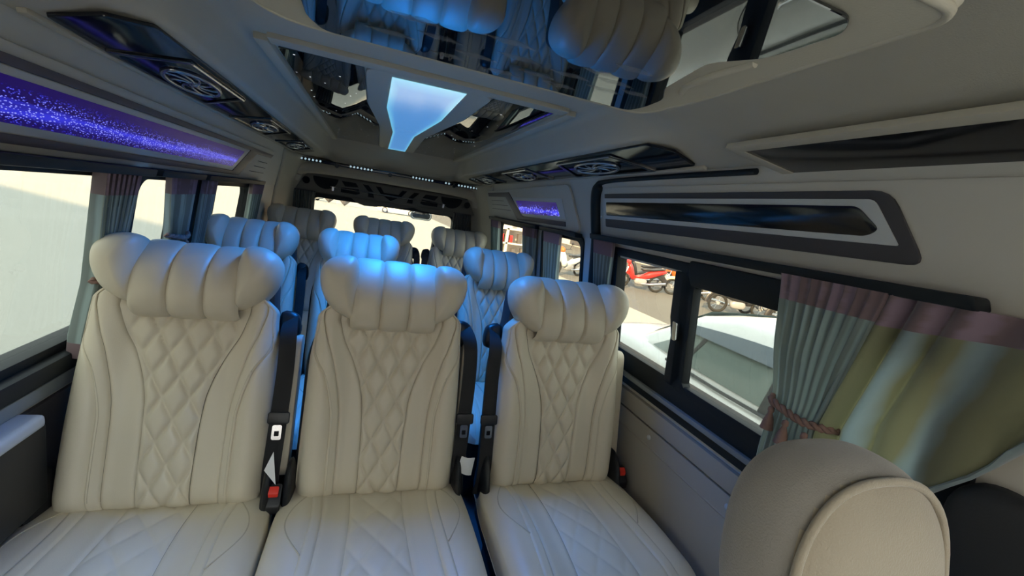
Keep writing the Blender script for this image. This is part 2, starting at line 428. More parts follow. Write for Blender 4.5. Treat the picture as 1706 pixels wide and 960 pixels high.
# scalloped valance hanging across the top of the rear glass
val = [(-.56, -.02), (.76, -.02), (.76, -.10), (.70, -.098), (.40, -.085), (.33, -.07), (.20, -.095), (.12, -.09), (.02, -.108), (-.08, -.113), (-.14, -.098), (-.20, -.055), (-.27, -.048), (-.56, -.06)]
struct('trim_1', MB().prism(val, YM(REAR-.045), 0, .015), 'grey board', ang=30)
# padded roll across the rear, with its drooping corners
roll = catmull([(-.615, 3.84, .02), (-.60, 3.83, .085), (-.53, 3.82, .125), (-.3, 3.81, .14), (.13, 3.81, .142), (.56, 3.81, .14), (.79, 3.82, .125), (.86, 3.83, .085), (.875, 3.84, .02)], 5, False)
struct('trim_2', MB().tube(roll, .05, 14), 'headliner', ang=80)
# rear corner pillars
for k, s in ((3, -1), (4, 1)):
    mb = MB()
    def cf_(u, v):
        z = interp(v, [0, .55, .8, 1], [-.95, -.05, .10, .205]); lean = interp(v, [0, .55, .8, 1], [0, .0, .05, .13])
        xw = wall_x(s, z); p0 = Vector((xw, 3.42-lean)); p1 = Vector((xw-s*.02, 3.90-lean)); p2 = Vector((xw-s*(.07+lean*.6), 3.945-lean*.9))
        q = p0*(1-u)**2+p1*2*u*(1-u)+p2*u*u
        return (q.x, q.y, z)
    mb.grid(cf_, 14, 16)
    o = struct('trim_%d' % k, mb, 'headliner', ang=80); add_solidify(o, .012, 0)
# ---- side windows: frames, glazing bars, panes
wn = [3]
def side_window(side, h, r=.05, bars=(), depth=.03, fw=.03, pane='tinted pane', frame_m='window rubber'):
    y0, y1, z0, z1 = h; mp = WM(side)
    t = thing('window_%d' % wn[0], (wall_x(side, z0), (y0+y1)/2, z0)); t['kind'] = 'structure'; wn[0] += 1
    part('window_frame', MB().ring(rrect(y0-.012, y1+.012, z0-.012, z1+.012, .03, 6), rrect(y0+fw, y1-fw, z0+fw, z1-fw, r, 6), mp, -.05, .008), frame_m, t, bevel=.003)
    edges = [y0]+[b for bb in bars for b in bb]+[y1]
    for b0, b1 in bars:
        part('glazing_bar', MB().prism([(b0, z0+.005), (b1, z0+.005), (b1, z1-.005), (b0, z1-.005)], mp, -.045, .006), frame_m, t, bevel=.004)
    for k in range(0, len(edges), 2):
        part('pane', MB().prism([(edges[k]-.004, z0-.004), (edges[k+1]+.004, z0-.004), (edges[k+1]+.004, z1+.004), (edges[k]-.004, z1+.004)], mp, -.030, -.025), pane, t, smooth=False)
    return t
side_window(-1, LH[0], fw=.012)
side_window(-1, LH[1], fw=.012)
side_window(-1, LH[2], fw=.02, bars=((2.20, 2.26),))
side_window(-1, LH[3], fw=.012, pane='clear pane')
side_window(1, RH[1], fw=.012)
side_window(1, RH[2], fw=.012)
side_window(1, RH[3], fw=.012, pane='clear pane')
# ---- left wall sill and lower trim
mpl = WM(-1); mpr = WM(1)
struct('trim_5', MB().prism([(-.2, -.555), (REAR, -.555), (REAR, -.51), (-.2, -.51)], mpl, 0, .035), 'window rubber', bevel=.01)
struct('trim_6', MB().prism([(-.2, -.60), (REAR, -.60), (REAR, -.565), (-.2, -.565)], mpl, 0, .02), 'sill grey', bevel=.006)
lp = MB().prism([(-.9, -1.26), (3.9, -1.26), (3.9, -.615), (-.9, -.615)], mpl, 0, .012)
struct('trim_7', lp, 'trim charcoal', bevel=.004)
# ---- sliding door on the right: inner skin, rubber seal, window with two lights, lower panel
D0, D1 = .16, 1.60
door = thing('door_1', (wall_x(1, -1.2), .9, -1.2)); door['kind'] = 'structure'
dz0, dz1 = RH[0][2], RH[0][3]
for nm, yy0, yy1, zz0, zz1, m in (('door_skin', D0, D1, -.045, .165, 'panel beige'),):
    part(nm, MB().prism(rrect(yy0, yy1, zz0, zz1, [.05, .03, .01, .01]), mpr, 0, .008), m, door, bevel=.002)
seal = [(1.655, -1.1), (1.66, -.5), (1.655, -.1), (1.645, .10), (1.62, .165), (1.56, .187), (1.2, .192), (.90, .192), (.84, .192)]
part('door_seal', MB().tube([mpr(y, z, .008) for y, z in catmull(seal, 5, False)], [.024]*21+[.020, .016, .013, .010, .009]+[.008]*15, 10, up=(1, 0, 0)), 'window rubber', door, ang=80)
# window surround
WT = -.058
def dwin(y0, y1, z0, z1): return (y0, y1, z0, z1)
hO = rrect(.10, 1.56, -.585, WT, .02, 6)
lights = [(.43, 1.045, -.455, -.112), (1.125, 1.50, -.455, -.085)]
fr = MB()
# frame built as plates around the two lights
fr.prism([(.34, -.56), (1.56, -.56), (1.56, -.44), (.34, -.44)], mpr, -.045, .012)
fr.prism([(.34, -.09), (1.04, -.115), (1.10, -.088), (1.56, -.088), (1.56, WT), (.34, WT)], mpr, -.045, .012)
part('window_surround', fr, 'window rubber', door, bevel=.006)
part('window_header', MB().prism([(.34, -.125), (1.045, -.125), (1.06, -.095), (1.06, -.05), (.34, -.05)], mpr, -.04, .016), 'window rubber', door, bevel=.006)
part('window_stile', MB().prism([(1.035, -.47), (1.125, -.47), (1.118, -.36), (1.112, -.30), (1.125, -.24), (1.122, -.09), (1.03, -.09)], mpr, -.018, .014), 'window rubber', door, bevel=.006)
part('window_stile', MB().prism([(1.47, -.47), (1.56, -.47), (1.56, -.07), (1.47, -.07)], mpr, -.034, .012), 'window rubber', door, bevel=.006)
rl = rrect(.43, 1.045, -.455, -.112, .055, 7); ro = rrect(.36, 1.09, -.485, -.085, .03, 7)
part('window_gasket', MB().ring(ro, rl, mpr, -.018, .014), 'window rubber', door, bevel=.004)
for (y0, y1, z0, z1) in lights:
    part('pane', MB().prism([(y0-.03, z0-.03), (y1+.03, z0-.03), (y1+.03, z1+.03), (y0-.03, z1+.03)], mpr, -.016, -.011), 'tinted pane', door, smooth=False)
part('window_catch', MB().prism(round_poly([(1.064, -.305), (1.082, -.305), (1.085, -.245), (1.066, -.245)], .006), mpr, .018, .034), 'chrome', door, label='small chrome window catch', bevel=.003)
part('sill_rail', MB().prism([(.08, -.528), (1.58, -.528), (1.58, -.512), (.08, -.512)], mpr, .008, .028), 'sill grey', door, bevel=.004)
part('sill_cap', MB().prism([(.08, -.632), (1.58, -.632), (1.58, -.572), (.08, -.572)], mpr, 0, .02), 'lower panel', door, bevel=.006)
part('lower_panel', MB().prism([(.08, -1.22), (1.58, -1.22), (1.58, -.640), (.08, -.640)], mpr, 0, .014), 'lower panel', door, bevel=.004)
part('panel_crease', MB().tube([mpr(y, -.70, .013) for y in (.1, 1.56)], .004, 6), 'lower panel', door)
for y in (.775, 1.126):
    c = mpr(y, -.669, .014)
    part('screw_cap', MB().lathe([(.0001, -.006), (.005, -.0055), (.0085, -.003), (.0095, 0)], c, 'x', 14), 'trim silver', door, label='round white screw cap')
c = mpr(1.615, .02, .0)
part('screw_cap', MB().lathe([(.0001, -.006), (.004, -.004), (.006, 0)], mpr(1.60, .05, .010), 'x', 12), 'trim silver', door)
# right lower wall lining behind the door, and the front pillar cover
struct('trim_8', MB().prism([(1.68, -1.26), (3.9, -1.26), (3.9, -.52), (1.68, -.52)], mpr, 0, .012), 'lower panel', bevel=.004)
# ------------------------------------------------------------------ decorative side panels
# left: long backlit bubble panel
t = thing('led_wall_panel', (wall_x(-1, 0), 1.3, -.01), 'long purple-blue backlit bubble panel in grey trim above the left windows', 'light panel')
def uvplate(poly, mp, h, bb):
    mb = MB(); a0, a1, b0, b1 = bb
    mb.v = [mp(a, b, h) for a, b in poly]; mb.f = [tuple(range(len(poly)))]
    mb.uv = {i: ((a-a0)/(a1-a0), (b-b0)/(b1-b0)) for i, (a, b) in enumerate(poly)}
    return mb
part('surround', MB().prism(round_poly([(-.2, -.028), (2.96, -.028), (3.06, .155), (-.2, .155)], [0, .03, .03, 0]), mpl, 0, .012), 'panel beige', t, bevel=.004)
part('trim_strip', MB().prism([(-.2, .117), (2.53, .117), (2.36, .004), (-.2, .004), (-.2, -.014), (2.47, -.014), (2.66, .108), (2.98, .112), (3.02, .132), (-.2, .136)], mpl, .011, .017), 'trim plum grey', t, bevel=.002)
part('inner_border', MB().prism([(-.2, .115), (2.52, .115), (2.355, .006), (-.2, .006)], mpl, .011, .016), 'trim silver', t, bevel=.001)
pp = [(-.2, .101), (2.435, .101), (2.33, .022), (-.2, .022)]
part('bubble_screen', uvplate(pp, mpl, .0175, (-.2, 2.45, .02, .105)), 'bubble acrylic', t, smooth=False, recalc=False)
for z, yy in ((.075, 2.74), (.045, 2.70), (.015, 2.64)):
    part('groove_line', MB().prism([(yy, z), (2.95, z), (2.95, z+.003), (yy, z+.003)], mpl, .0115, .0128), 'seam dark', t, smooth=False)
# right rear: short backlit panel
t = thing('led_wall_panel', (wall_x(1, 0), 2.6, -.03), 'short purple-blue backlit bubble panel in a zigzag grey trim behind the sliding door', 'light panel')
part('surround', MB().prism(round_poly([(1.80, -.03), (3.46, -.03), (3.52, .16), (1.90, .185)], [.05, .02, .02, .04]), mpr, 0, .014), 'panel beige', t, bevel=.005)
part('trim_strip', MB().prism([(3.44, .148), (2.87, .150), (2.60, .004), (1.955, .010), (1.955, -.014), (2.72, -.022), (2.95, .118), (3.42, .120)], mpr, .013, .019), 'trim plum grey', t, bevel=.002)
part('inner_border', MB().prism([(2.80, .118), (1.98, .118), (1.945, .020), (2.64, .008)], mpr, .013, .018), 'trim silver', t, bevel=.001)
pp = [(2.72, .098), (2.05, .098), (2.012, .032), (2.63, .020)]
part('bubble_screen', uvplate(pp, mpr, .0195, (2.0, 2.72, .02, .1)), 'bubble acrylic short', t, smooth=False, recalc=False)
for z, yy in ((.09, 3.02), (.06, 2.92), (.03, 2.86)):
    part('groove_line', MB().prism([(yy, z), (3.36, z), (3.36, z+.003), (yy, z+.003)], mpr, .0135, .0148), 'seam dark', t, smooth=False)
# sliding-door panel
t = thing('door_trim_panel', (wall_x(1, .05), 1.0, .01), 'tapered charcoal and silver trim panel with black glass on the sliding door', 'trim panel')
part('charcoal_frame', MB().prism(round_poly([(1.563, .140), (.545, .147), (.478, .022), (1.563, .014)], [0, .03, .03, .008]), mpr, .007, .014), 'trim charcoal', t, bevel=.002)
part('silver_band', MB().prism(round_poly([(1.570, .123), (.568, .131), (.52, .052), (1.570, .045)], [0, .012, .006, 0]), mpr, .013, .0165), 'trim silver', t, bevel=.001)
part('glass_inlay', MB().prism(round_poly([(1.545, .108), (.595, .118), (.553, .078), (.575, .064), (1.545, .058)], [.006, .012, .012, .012, .006]), mpr, .016, .019), 'black glass', t, bevel=.001)
# ------------------------------------------------------------------ ceiling fittings
CM = lambda x, y, h: (x, y, .36-h)
led_poly = [(.015, 1.425), (.24, 1.41), (.237, 1.95), (.178, 2.60), (.184, 3.50), (.060, 3.52), (.060, 2.58), (.011, 1.91)]
t = thing('ceiling_light', (.12, 2.4, .34), 'glowing sky-blue shield-shaped light panel in the middle of the ceiling', 'ceiling light')
bord = [(-.06, 1.39), (.325, 1.39), (.315, 1.85), (.235, 2.60), (.245, 3.53), (-.005, 3.53), (-.012, 2.45), (-.062, 1.93)]
part('bezel', MB().prism(round_poly(bord, .06), CM, 0, .012), 'headliner', t, bevel=.004)
mb = MB(); cx, cy = .125, 2.1
N = []
for i in range(len(led_poly)):
    a = led_poly[i]; b = led_poly[(i+1) % len(led_poly)]
    for k in range(6): N.append((lerp(a[0], b[0], k/6), lerp(a[1], b[1], k/6)))
n = len(N); mb.v = []; RR = [0.0, .5, .75, .88, 1.0]
for r in RR[1:]:
    for a in N:
        sx = .125 if a[1] < 2.3 else .12
        mb.uv[len(mb.v)] = (r, 0); mb.v.append(CM(lerp(sx, a[0], r), lerp(min(max(a[1], 1.9), 3.1), a[1], r), .0135))
for k in range(len(RR)-2):
    for i in range(n): mb.f.append((k*n+i, k*n+(i+1) % n, (k+1)*n+(i+1) % n, (k+1)*n+i))
mb.f.append(tuple(range(n)))
part('light_panel', mb, 'blue led acrylic', t, label='glowing blue acrylic panel', smooth=False, recalc=False)
for (ly, sx, sy, e) in ((1.68, .20, .52, 8.5), (2.4, .12, .8, 1.0)):
    ld = bpy.data.lights.new('led_glow', 'AREA'); ld.shape = 'RECTANGLE'; ld.size = sx; ld.size_y = sy; ld.energy = e; ld.spread = radians(130); ld.color = (.015, .25, 1.0)
    lo = bpy.data.objects.new('led_glow', ld); COL.objects.link(lo); lo.parent = t; lo.location = Vector((.12, ly, .344))-Vector(t.location)
# star mirrors either side
lm = [(-.292, 1.44), (-.10, 1.40), (-.065, 1.41), (-.066, 1.93), (-.016, 2.45), (-.010, 3.50), (-.30, 3.50)]
rm = [(.332, 1.41), (.54, 1.41), (.555, 3.50), (.25, 3.50), (.24, 2.60), (.32, 1.86)]
solid('ceiling_mirror', MB().prism(lm, CM, .001, .006), 'star mirror', 'dark ceiling mirror speckled with tiny white stars left of the blue light', 'ceiling mirror', bevel=.001)
solid('ceiling_mirror', MB().prism(rm, CM, .001, .006), 'star mirror', 'dark ceiling mirror speckled with tiny white stars right of the blue light', 'ceiling mirror', bevel=.001)
for k, sx_ in ((9, -1), (10, 1)):
    struct('trim_%d' % k, MB().box(XC+sx_*.448-.018, XC+sx_*.448+.018, 1.36, 3.535, .343, .365), 'headliner', bevel=.006)
struct('trim_11', MB().box(XC-.43, XC+.43, 1.335, 1.395, .346, .365), 'headliner', bevel=.007)
# front ceiling pod with the large smoked mirror
PZ = .155
PM = lambda x, y, h: (x, y, PZ+h)
t = thing('overhead_console', (.10, .36, PZ), 'large beige overhead console with a smoked mirror, nearest on the ceiling', 'ceiling console')
po = round_poly([(-.128, .195), (.325, .195), (.336, .44), (.327, .535), (-.128, .535)], [.04, .02, 0, .03, .06], 6)
mi = [(-.072, .215), (.275, .226), (.290, .240), (.288, .300), (.262, .336), (.277, .416), (.300, .45), (.303, .49), (.298, .520), (-.066, .522), (-.078, .49)]
mi = round_poly(mi, [.01, .008, .008, .012, .012, .008, .01, .012, .012, .012, .01], 4)
# underside as a rim between outline and mirror opening plus side walls up to the headliner
hb_ = MB(); n = len(po)
for (ps, h) in ((1.0, 0.004), (1.02, .012), (1.06, .05), (1.12, .19)):
    hb_.v += [PM(.1+(a-.1)*ps, .36+(b-.36)*ps, h) for a, b in po]
for k in range(3):
    for i in range(n): hb_.f.append((k*n+i, k*n+(i+1) % n, (k+1)*n+(i+1) % n, (k+1)*n+i))
hb_.f.append(tuple(range(n)))
part('housing', hb_, 'headliner', t, ang=50)
part('rim', MB().tube([PM(a, b, .006) for a, b in po], .0035, 8, closed=True), 'headliner', t, ang=80)
part('mirror_panel', MB().prism(mi, PM, .0, .003), 'smoked mirror', t, bevel=.0006, seg=1)
fm = glass('pale mark', (1, 1, 1), .10); _n = fm.node_tree
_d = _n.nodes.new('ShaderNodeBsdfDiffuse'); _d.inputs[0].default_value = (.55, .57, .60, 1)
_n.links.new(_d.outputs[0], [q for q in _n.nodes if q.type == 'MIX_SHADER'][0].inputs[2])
lz = MB()  # thin pale lozenges laid just under the mirror face
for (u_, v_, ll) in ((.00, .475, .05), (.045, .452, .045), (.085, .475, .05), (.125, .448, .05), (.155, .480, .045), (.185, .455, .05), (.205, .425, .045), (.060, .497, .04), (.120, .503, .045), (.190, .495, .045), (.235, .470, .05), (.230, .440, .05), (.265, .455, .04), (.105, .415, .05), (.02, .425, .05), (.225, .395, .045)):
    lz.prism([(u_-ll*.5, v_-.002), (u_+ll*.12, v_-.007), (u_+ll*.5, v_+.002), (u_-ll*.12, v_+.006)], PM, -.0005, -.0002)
part('pale_marks', lz, 'pale mark', t, label='faint pale lozenge marks', kind='stuff', smooth=False)
part('grip_ridge', MB().tube(catmull([PM(.305, .425, .004), PM(.293, .40, .003), PM(.290, .36, .003), PM(.296, .32, .004)], 4, False), .004, 8), 'headliner', t, ang=80)
# vent strips on the ducts
def duct(side):
    a = (XC+side*.715, .212); b = (XC+side*.535, .250)
    return a, b
def DM(side):
    a, b = duct(side)
    d = Vector((b[0]-a[0], b[1]-a[1])); nrm = Vector((d[1], -d[0])).normalized()
    if nrm[1] > 0: nrm = -nrm
    return lambda y, s, h: (a[0]+d[0]*s+nrm[0]*h, y, a[1]+d[1]*s+nrm[1]*h)
def louvre(parent, mp, y, s, ry, rs):
    """oval swivel outlet: rim, hub and curved blades"""
    E = lambda k, q: mp(y+ry*q*cos(k), s+rs*q*sin(k), .012)
    rim = part('outlet', MB().tube([E(2*pi*i/28, 1) for i in range(28)], .006, 8, closed=True), 'vent chrome', parent, ang=80)
    bl = MB()
    for k in range(9):
        a = 2*pi*k/9
        bl.tube([E(a+.9*q, q) for q in (.18, .45, .72, .97)], .0035, 6)
    part('blades', bl, 'vent chrome', rim, ang=80)
    part('hub', MB().lathe([(.0001, -.006), (.010, -.006), (.014, .0), (.014, .004)], mp(y, s, .012), 'z', 14), 'vent chrome', rim)
for side, lab in ((-1, 'black glossy air vent strip with round outlets over the left seats'), (1, 'black glossy air vent strip with round outlets over the right seats')):
    mp = DM(side)
    t = thing('air_vent_strip', mp(2.0, .4, 0), lab, 'air vent')
    plate = [(1.02, .12), (1.0, .62), (1.05, .93), (1.6, .93), (3.0, .86), (3.62, .74), (3.62, .25), (3.3, .06), (1.25, .06)]
    part('panel', MB().prism(round_poly(plate, .02), mp, 0, .008), 'black gloss', t, bevel=.002)
    part('lower_lip', MB().prism([(1.0, -.03), (3.6, .0), (3.6, .06), (1.0, .05)], mp, 0, .010), 'headliner', t, bevel=.003)
    for y, ry in ((1.48, .15), (2.30, .14), (3.12, .14)):
        q = [(y-.26, .16), (y-.20, .80), (y+.20, .80), (y+.26, .16)]
        part('bezel', MB().ring(round_poly([(y-.29, .10), (y-.22, .86), (y+.22, .86), (y+.29, .10)], .03), round_poly(q, .03), mp, .006, .013), 'vent chrome' if False else 'black gloss', t, bevel=.002)
        part('chrome_edge', MB().tube([mp(y-.21, .83, .014), mp(y+.21, .83, .014)], .0035, 6), 'vent chrome', t)
        louvre(t, mp, y, .46, ry, .24)
# dark glass on the front right
mp2 = lambda y, s, h: (lerp(.880, .775, s)-.3*h, y, lerp(.188, .221, s)-h)
t = thing('roof_glass_panel', mp2(.5, .5, 0), 'dark glass panel set in the beige roof edge above the sliding door', 'glass panel')
part('glass_inlay', MB().prism(round_poly([(.745, .0), (.80, 1.12), (-.15, 1.16), (-.15, .0)], .012), mp2, .0, .006), 'black glass', t, bevel=.001)
part('lip', MB().ring(round_poly([(.765, -.10), (.835, 1.30), (-.17, 1.34), (-.17, -.10)], .015), round_poly([(.742, .02), (.797, 1.10), (-.148, 1.14), (-.148, .02)], .012), mp2, -.004, .0075), 'headliner', t, bevel=.002)
# rear light bar
t = thing('led_light_bar', (.10, 3.70, .17), 'thin black light bar with rows of tiny white lamps across the rear', 'light bar')
BM = lambda x, z, h: (x, 3.715-h, z)
part('housing', MB().prism(rrect(-.64, .845, .165, .192, .013), BM, 0, .02), 'black gloss', t, bevel=.003)
ledme = MB().box(-.006, .006, -.003, .003, -.007, .007).mesh('led', 'white led', smooth=False)
for g0, g1 in ((-.60, -.40), (-.20, -.02), (.28, .46), (.55, .60), (.66, .82)):
    x = g0
    while x < g1:
        o = bpy.data.objects.new('led', ledme); COL.objects.link(o); o.parent = t; o.location = Vector((x, 3.693, .178))-Vector(t.location); o.rotation_euler = (0, .3, 0); x += .026
for x in (-.30, .10, .62):
    part('knob', MB().lathe([(.0001, -.03), (.014, -.028), (.016, -.01), (.016, 0)], (x, 3.70, .165), 'y', 14), 'black plastic', t)
# speaker board with cut-outs
t = thing('speaker_board', (.10, 3.93, -.04), 'grey rear speaker board with black round and angled grilles above the back window', 'speaker board')
SB = lambda x, z, h: (x, 3.90-h, z)
part('board', MB().prism(rrect(-.66, .92, -.055, .085, .03), SB, -.03, 0), 'grey board', t, bevel=.004)
def gr(poly): part('grille', MB().prism(poly, SB, -.001, .003), 'grille black', t, bevel=.001)
cxb = .13
for s in (-1, 1):
    X = lambda a: cxb+s*a
    gr([(X(.665)+.028*cos(2*pi*i/18), .025+.028*sin(2*pi*i/18)) for i in range(18)])
    gr([(X(.52)+.095*cos(pi+pi*i/14), .068+.092*sin(pi+pi*i/14)) for i in range(15)])
    gr([(X(.40), .062), (X(.29), .062), (X(.265), .03), (X(.37), .022)])
    gr([(X(.40), .008), (X(.26), .014), (X(.25), -.02), (X(.28), -.032), (X(.40), -.030)])
    gr([(X(.235), .062), (X(.19), .062), (X(.145), .012), (X(.185), .010)])
    gr([(X(.185), -.004), (X(.145), -.004), (X(.135), -.035), (X(.185), -.035)])
gr([(cxb-.13, .062), (cxb-.09, .062), (cxb-.06, .02), (cxb+.06, .02), (cxb+.09, .062), (cxb+.13, .062), (cxb+.085, .006), (cxb-.085, .006)])
gr([(cxb-.06, -.008), (cxb+.06, -.008), (cxb, -.04)])
part('rod', MB().tube([SB(-.35, .000, .012), SB(.60, .000, .012)], .004, 8), 'vent chrome', t)
for x in (-.33, .58): part('bracket', MB().box(x-.008, x+.008, 3.88, 3.90, -.03, .004), 'vent chrome', t)
# ------------------------------------------------------------------ passenger seats
TH = radians(13); Z0 = .375; W0 = .222
def BK(x, t, d): return (x, t*sin(TH)-d*cos(TH), Z0+t*cos(TH)+d*sin(TH))
def back_w(t):
    wv = W0+.006*(1-min(t/.3, 1))+.003*sin(min(t/.45, 1)*pi)-.012*sstep((t-.38)/.14)-.045*sstep((t-.525)/.06)
    if t < .05: wv += -.05+sqrt(max(.05**2-(.05-t)**2, 0))
    return wv
def back_D(x, t):
    xn = min(abs(x)/W0, 1.0)
    d = .045+.034*sstep((xn-.45)/.33)
    if xn > .80: d *= sqrt(max(1-((xn-.80)/.215)**2, 0))
    if t < .06: d = d*(.25+.75*sqrt(max(1-((.06-t)/.06)**2, 0)))
    d += .012*sin(min(t/.46, 1)*pi)
    return d
QF = ([0, .12, .25, .32, .40, .46, .52], [.26, .265, .285, .33, .45, .58, .66])
S2 = ([0, .2, .30, .40, .46, .52], [.555, .565, .60, .70, .79, .86])
S1 = ([0, .2, .27, .36, .43, .52], [.665, .67, .69, .79, .955, .965])
fq = lambda t: smooth_interp(t, *QF) if False else interp(t, *QF)
def spl(tab):
    P = catmull(list(zip(*tab)), 8, False); xs = [p[0] for p in P]; ys = [p[1] for p in P]
    return lambda t: interp(t, xs, ys)
fq, f2, f1 = spl(QF), spl(S2), spl(S1)
TMAX = .585
def groove(s, p=8): return 1-abs(2*s-1)**p
def strip(fa, fb, nu, nv, depth, outer=False, quilt=False, sgn=1, wf=back_w, Df=back_D, MP=BK, T=TMAX, q=(.062, .115, .0125)):
    def fn(u, v):
        t = v*T
        ss = sin(u*pi/2) if outer else u
        a = fa(t)*W0; b = (fb(t)*W0 if not outer else wf(t))
        wl_ = wf(min(max(t, .06), T if Df is back_D else .44))
        a = min(a, wl_-.008); b = b if outer else min(b, wl_-.006)
        if outer: a = min(a, b-.004)
        x = lerp(a, b, ss)
        d = Df(x, t)
        if outer:
            g = 1-(1-ss)**8 if True else 1
            d = d+depth*(g-1)
            if ss > .98: d = min(d, .0)
        else: d += depth*(groove(u)-1)
        if quilt:
            A = abs(((x/q[0]+t/q[1]) % 1)-.5)*2; B = abs(((x/q[0]-t/q[1]) % 1)-.5)*2
            d += (q[2]*((1-A**4)*(1-B**4))-q[2]*.4)*groove(u, 10)
        return MP(sgn*x, t, d)
    mb = MB(); mb.grid(fn, nu, nv, flip=(sgn < 0)); return mb
SEATM = []   # (name, mesh, parent index or None)
def sm(name, mb, m, parent=None, label=None, **k):
    SEATM.append((name, mb.mesh(name, m, **k), parent, label)); return len(SEATM)-1
NV = 96
sm('quilted_panel', strip(lambda t: -fq(t), fq, 72, 130, .004, quilt=True), 'cream leather', ang=75)
for s in (1, -1):
    sm('inner_channel', strip(fq, f2, 18, NV, .007, sgn=s), 'cream leather', ang=75)
    sm('outer_channel', strip(f2, f1, 10, NV, .006, sgn=s), 'cream leather', ang=75)
    b = sm('side_bolster', strip(f1, None, 16, NV, .006, outer=True, sgn=s), 'cream leather', ang=75)
    mb = MB(); mb.tube([BK(s*(f1(t)*W0-.006), t, back_D(f1(t)*W0-.006, t)-.001) for t in [i*.47/40 for i in range(3, 41)]], .0014, 5)
    sm('stitching', mb, 'cream stitching', b)
# black shell behind
sm('back_shell', MB().prism(round_poly([(-.236, .0), (.236, .0), (.234, .42), (.196, .53), (.185, .68), (-.185, .68), (-.196, .53), (-.234, .42)], [.04, .04, .05, .05, .04, .04, .05, .05], 5), lambda a, b, h: BK(a, b, h), -.09, .002), 'black shell', bevel=.015)
# headrest lobes
prof = catmull([(.494, .035), (.506, .090), (.545, .120), (.595, .122), (.645, .104), (.688, .064), (.714, .012), (.695, -.045), (.60, -.06), (.505, -.03)], 4)
pc = (.60, .03)
def lobe(x0, x1, skew=0):
    m = len(prof)
    def fn(u, v):
        p = prof[int(round(v*m)) % m]; g = max(1-abs(2*u-1)**2.6, 0)**.5
        k = .80+.20*g
        # top of each lobe a little domed; waist where it is stitched at the bottom
        return BK(lerp(x0, x1, u)+.0, pc[0]+(p[0]-pc[0])*(.93+.07*g), pc[1]+(p[1]-pc[1])*k)
    return MB().grid(fn, 14, m, wv=True)
for a, b in ((-.122, -.040), (-.041, .041), (.040, .122)):
    sm('headrest_lobe', lobe(a, b), 'cream leather', ang=80)
wing = catmull([(.110, .530), (.140, .534), (.180, .560), (.206, .604), (.214, .648), (.206, .680), (.182, .702), (.148, .711), (.118, .703), (.106, .655), (.104, .59)], 4)
for s in (1, -1):
    wm = lambda a, b, h: BK(s*a, b, .055+h-.25*max(a-.17, 0)**1.0*0)
    i = sm('headrest_wing', MB().pillow(wing, wm, .088, .085, 9, .75), 'cream leather', ang=80)
    sm('piping', MB().tube([BK(s*a, b, .055+.055) for a, b in [(x*1.0, y) for x, y in [(.118, .555), (.116, .59), (.117, .62), (.120, .65)]]], .0022, 6), 'cream stitching', i)
# cushion
CT = .56; CW = .264
def CU(x, t, d): return (x, .02-t, .330+d)
def cush_D(x, t):
    xn = min(abs(x)/CW, 1.0)
    d = .05+.03*sin(min(t/.5, 1)*pi*.75)+.020*sstep((xn-.35)/.35)
    if xn > .78: d -= .05*(1-sqrt(max(1-((xn-.78)/.225)**2, 0)))
    if t > .44: d -= .12*(1-sqrt(max(1-((t-.44)/.125)**2, 0)))
    return d
def cush_w(t):
    wv = CW-.012*sstep((.16-t)/.16)
    if t > .46: wv += -.10+sqrt(max(.10**2-(t-.46)**2, 0))
    return wv
K = CW/W0
cq = spl(([0, .15, .35, .56], [.29*K, .27*K, .30*K, .36*K])); c2 = spl(([0, .15, .35, .56], [.58*K, .54*K, .56*K, .64*K])); c1 = spl(([0, .15, .35, .56], [.70*K, .64*K, .67*K, .74*K]))
kw = dict(wf=cush_w, Df=cush_D, MP=CU, T=CT)
sm('cushion_quilt', strip(lambda t: -cq(t), cq, 50, 90, .003, quilt=True, q=(.085, .13, .0042), **kw), 'cream leather', ang=75)
for s in (1, -1):
    sm('cushion_channel', strip(cq, c2, 12, 60, .004, sgn=s, **kw), 'cream leather', ang=75)
    sm('cushion_band', strip(c2, c1, 8, 60, .004, sgn=s, **kw), 'cream leather', ang=75)
    b = sm('cushion_bolster', strip(c1, None, 16, 60, .004, outer=True, sgn=s, **kw), 'cream leather', ang=75)
    arc = [(lerp(.70, .66, i/24)*CW+.045*sin(pi*i/24), .07+.24*i/24) for i in range(25)]
    sm('stitching', MB().tube([CU(s*x, t, cush_D(x, t)-.0005) for x, t in arc], .0018, 5), 'cream stitching', b)
sm('cushion_base', MB().prism(round_poly([(-.24, .03), (.24, .03), (.257, -.46), (.2, -.52), (-.2, -.52), (-.257, -.46)], .02), lambda a, b, h: (a, b, h), .25, .355), 'black shell', bevel=.012)
sm('pedestal', MB().box(-.2, .2, -.42, 0, .0, .26), 'black plastic', bevel=.01)
for s in (1, -1):
    sm('recliner_cover', MB().pillow(catmull([(.05, .33), (.05, .42), (.0, .50), (-.06, .47), (-.09, .38), (-.04, .31)], 3), lambda a, b, h: (s*(.238+h), a, b), .018, .012, 5), 'black plastic', ang=60)
COMMON = len(SEATM)
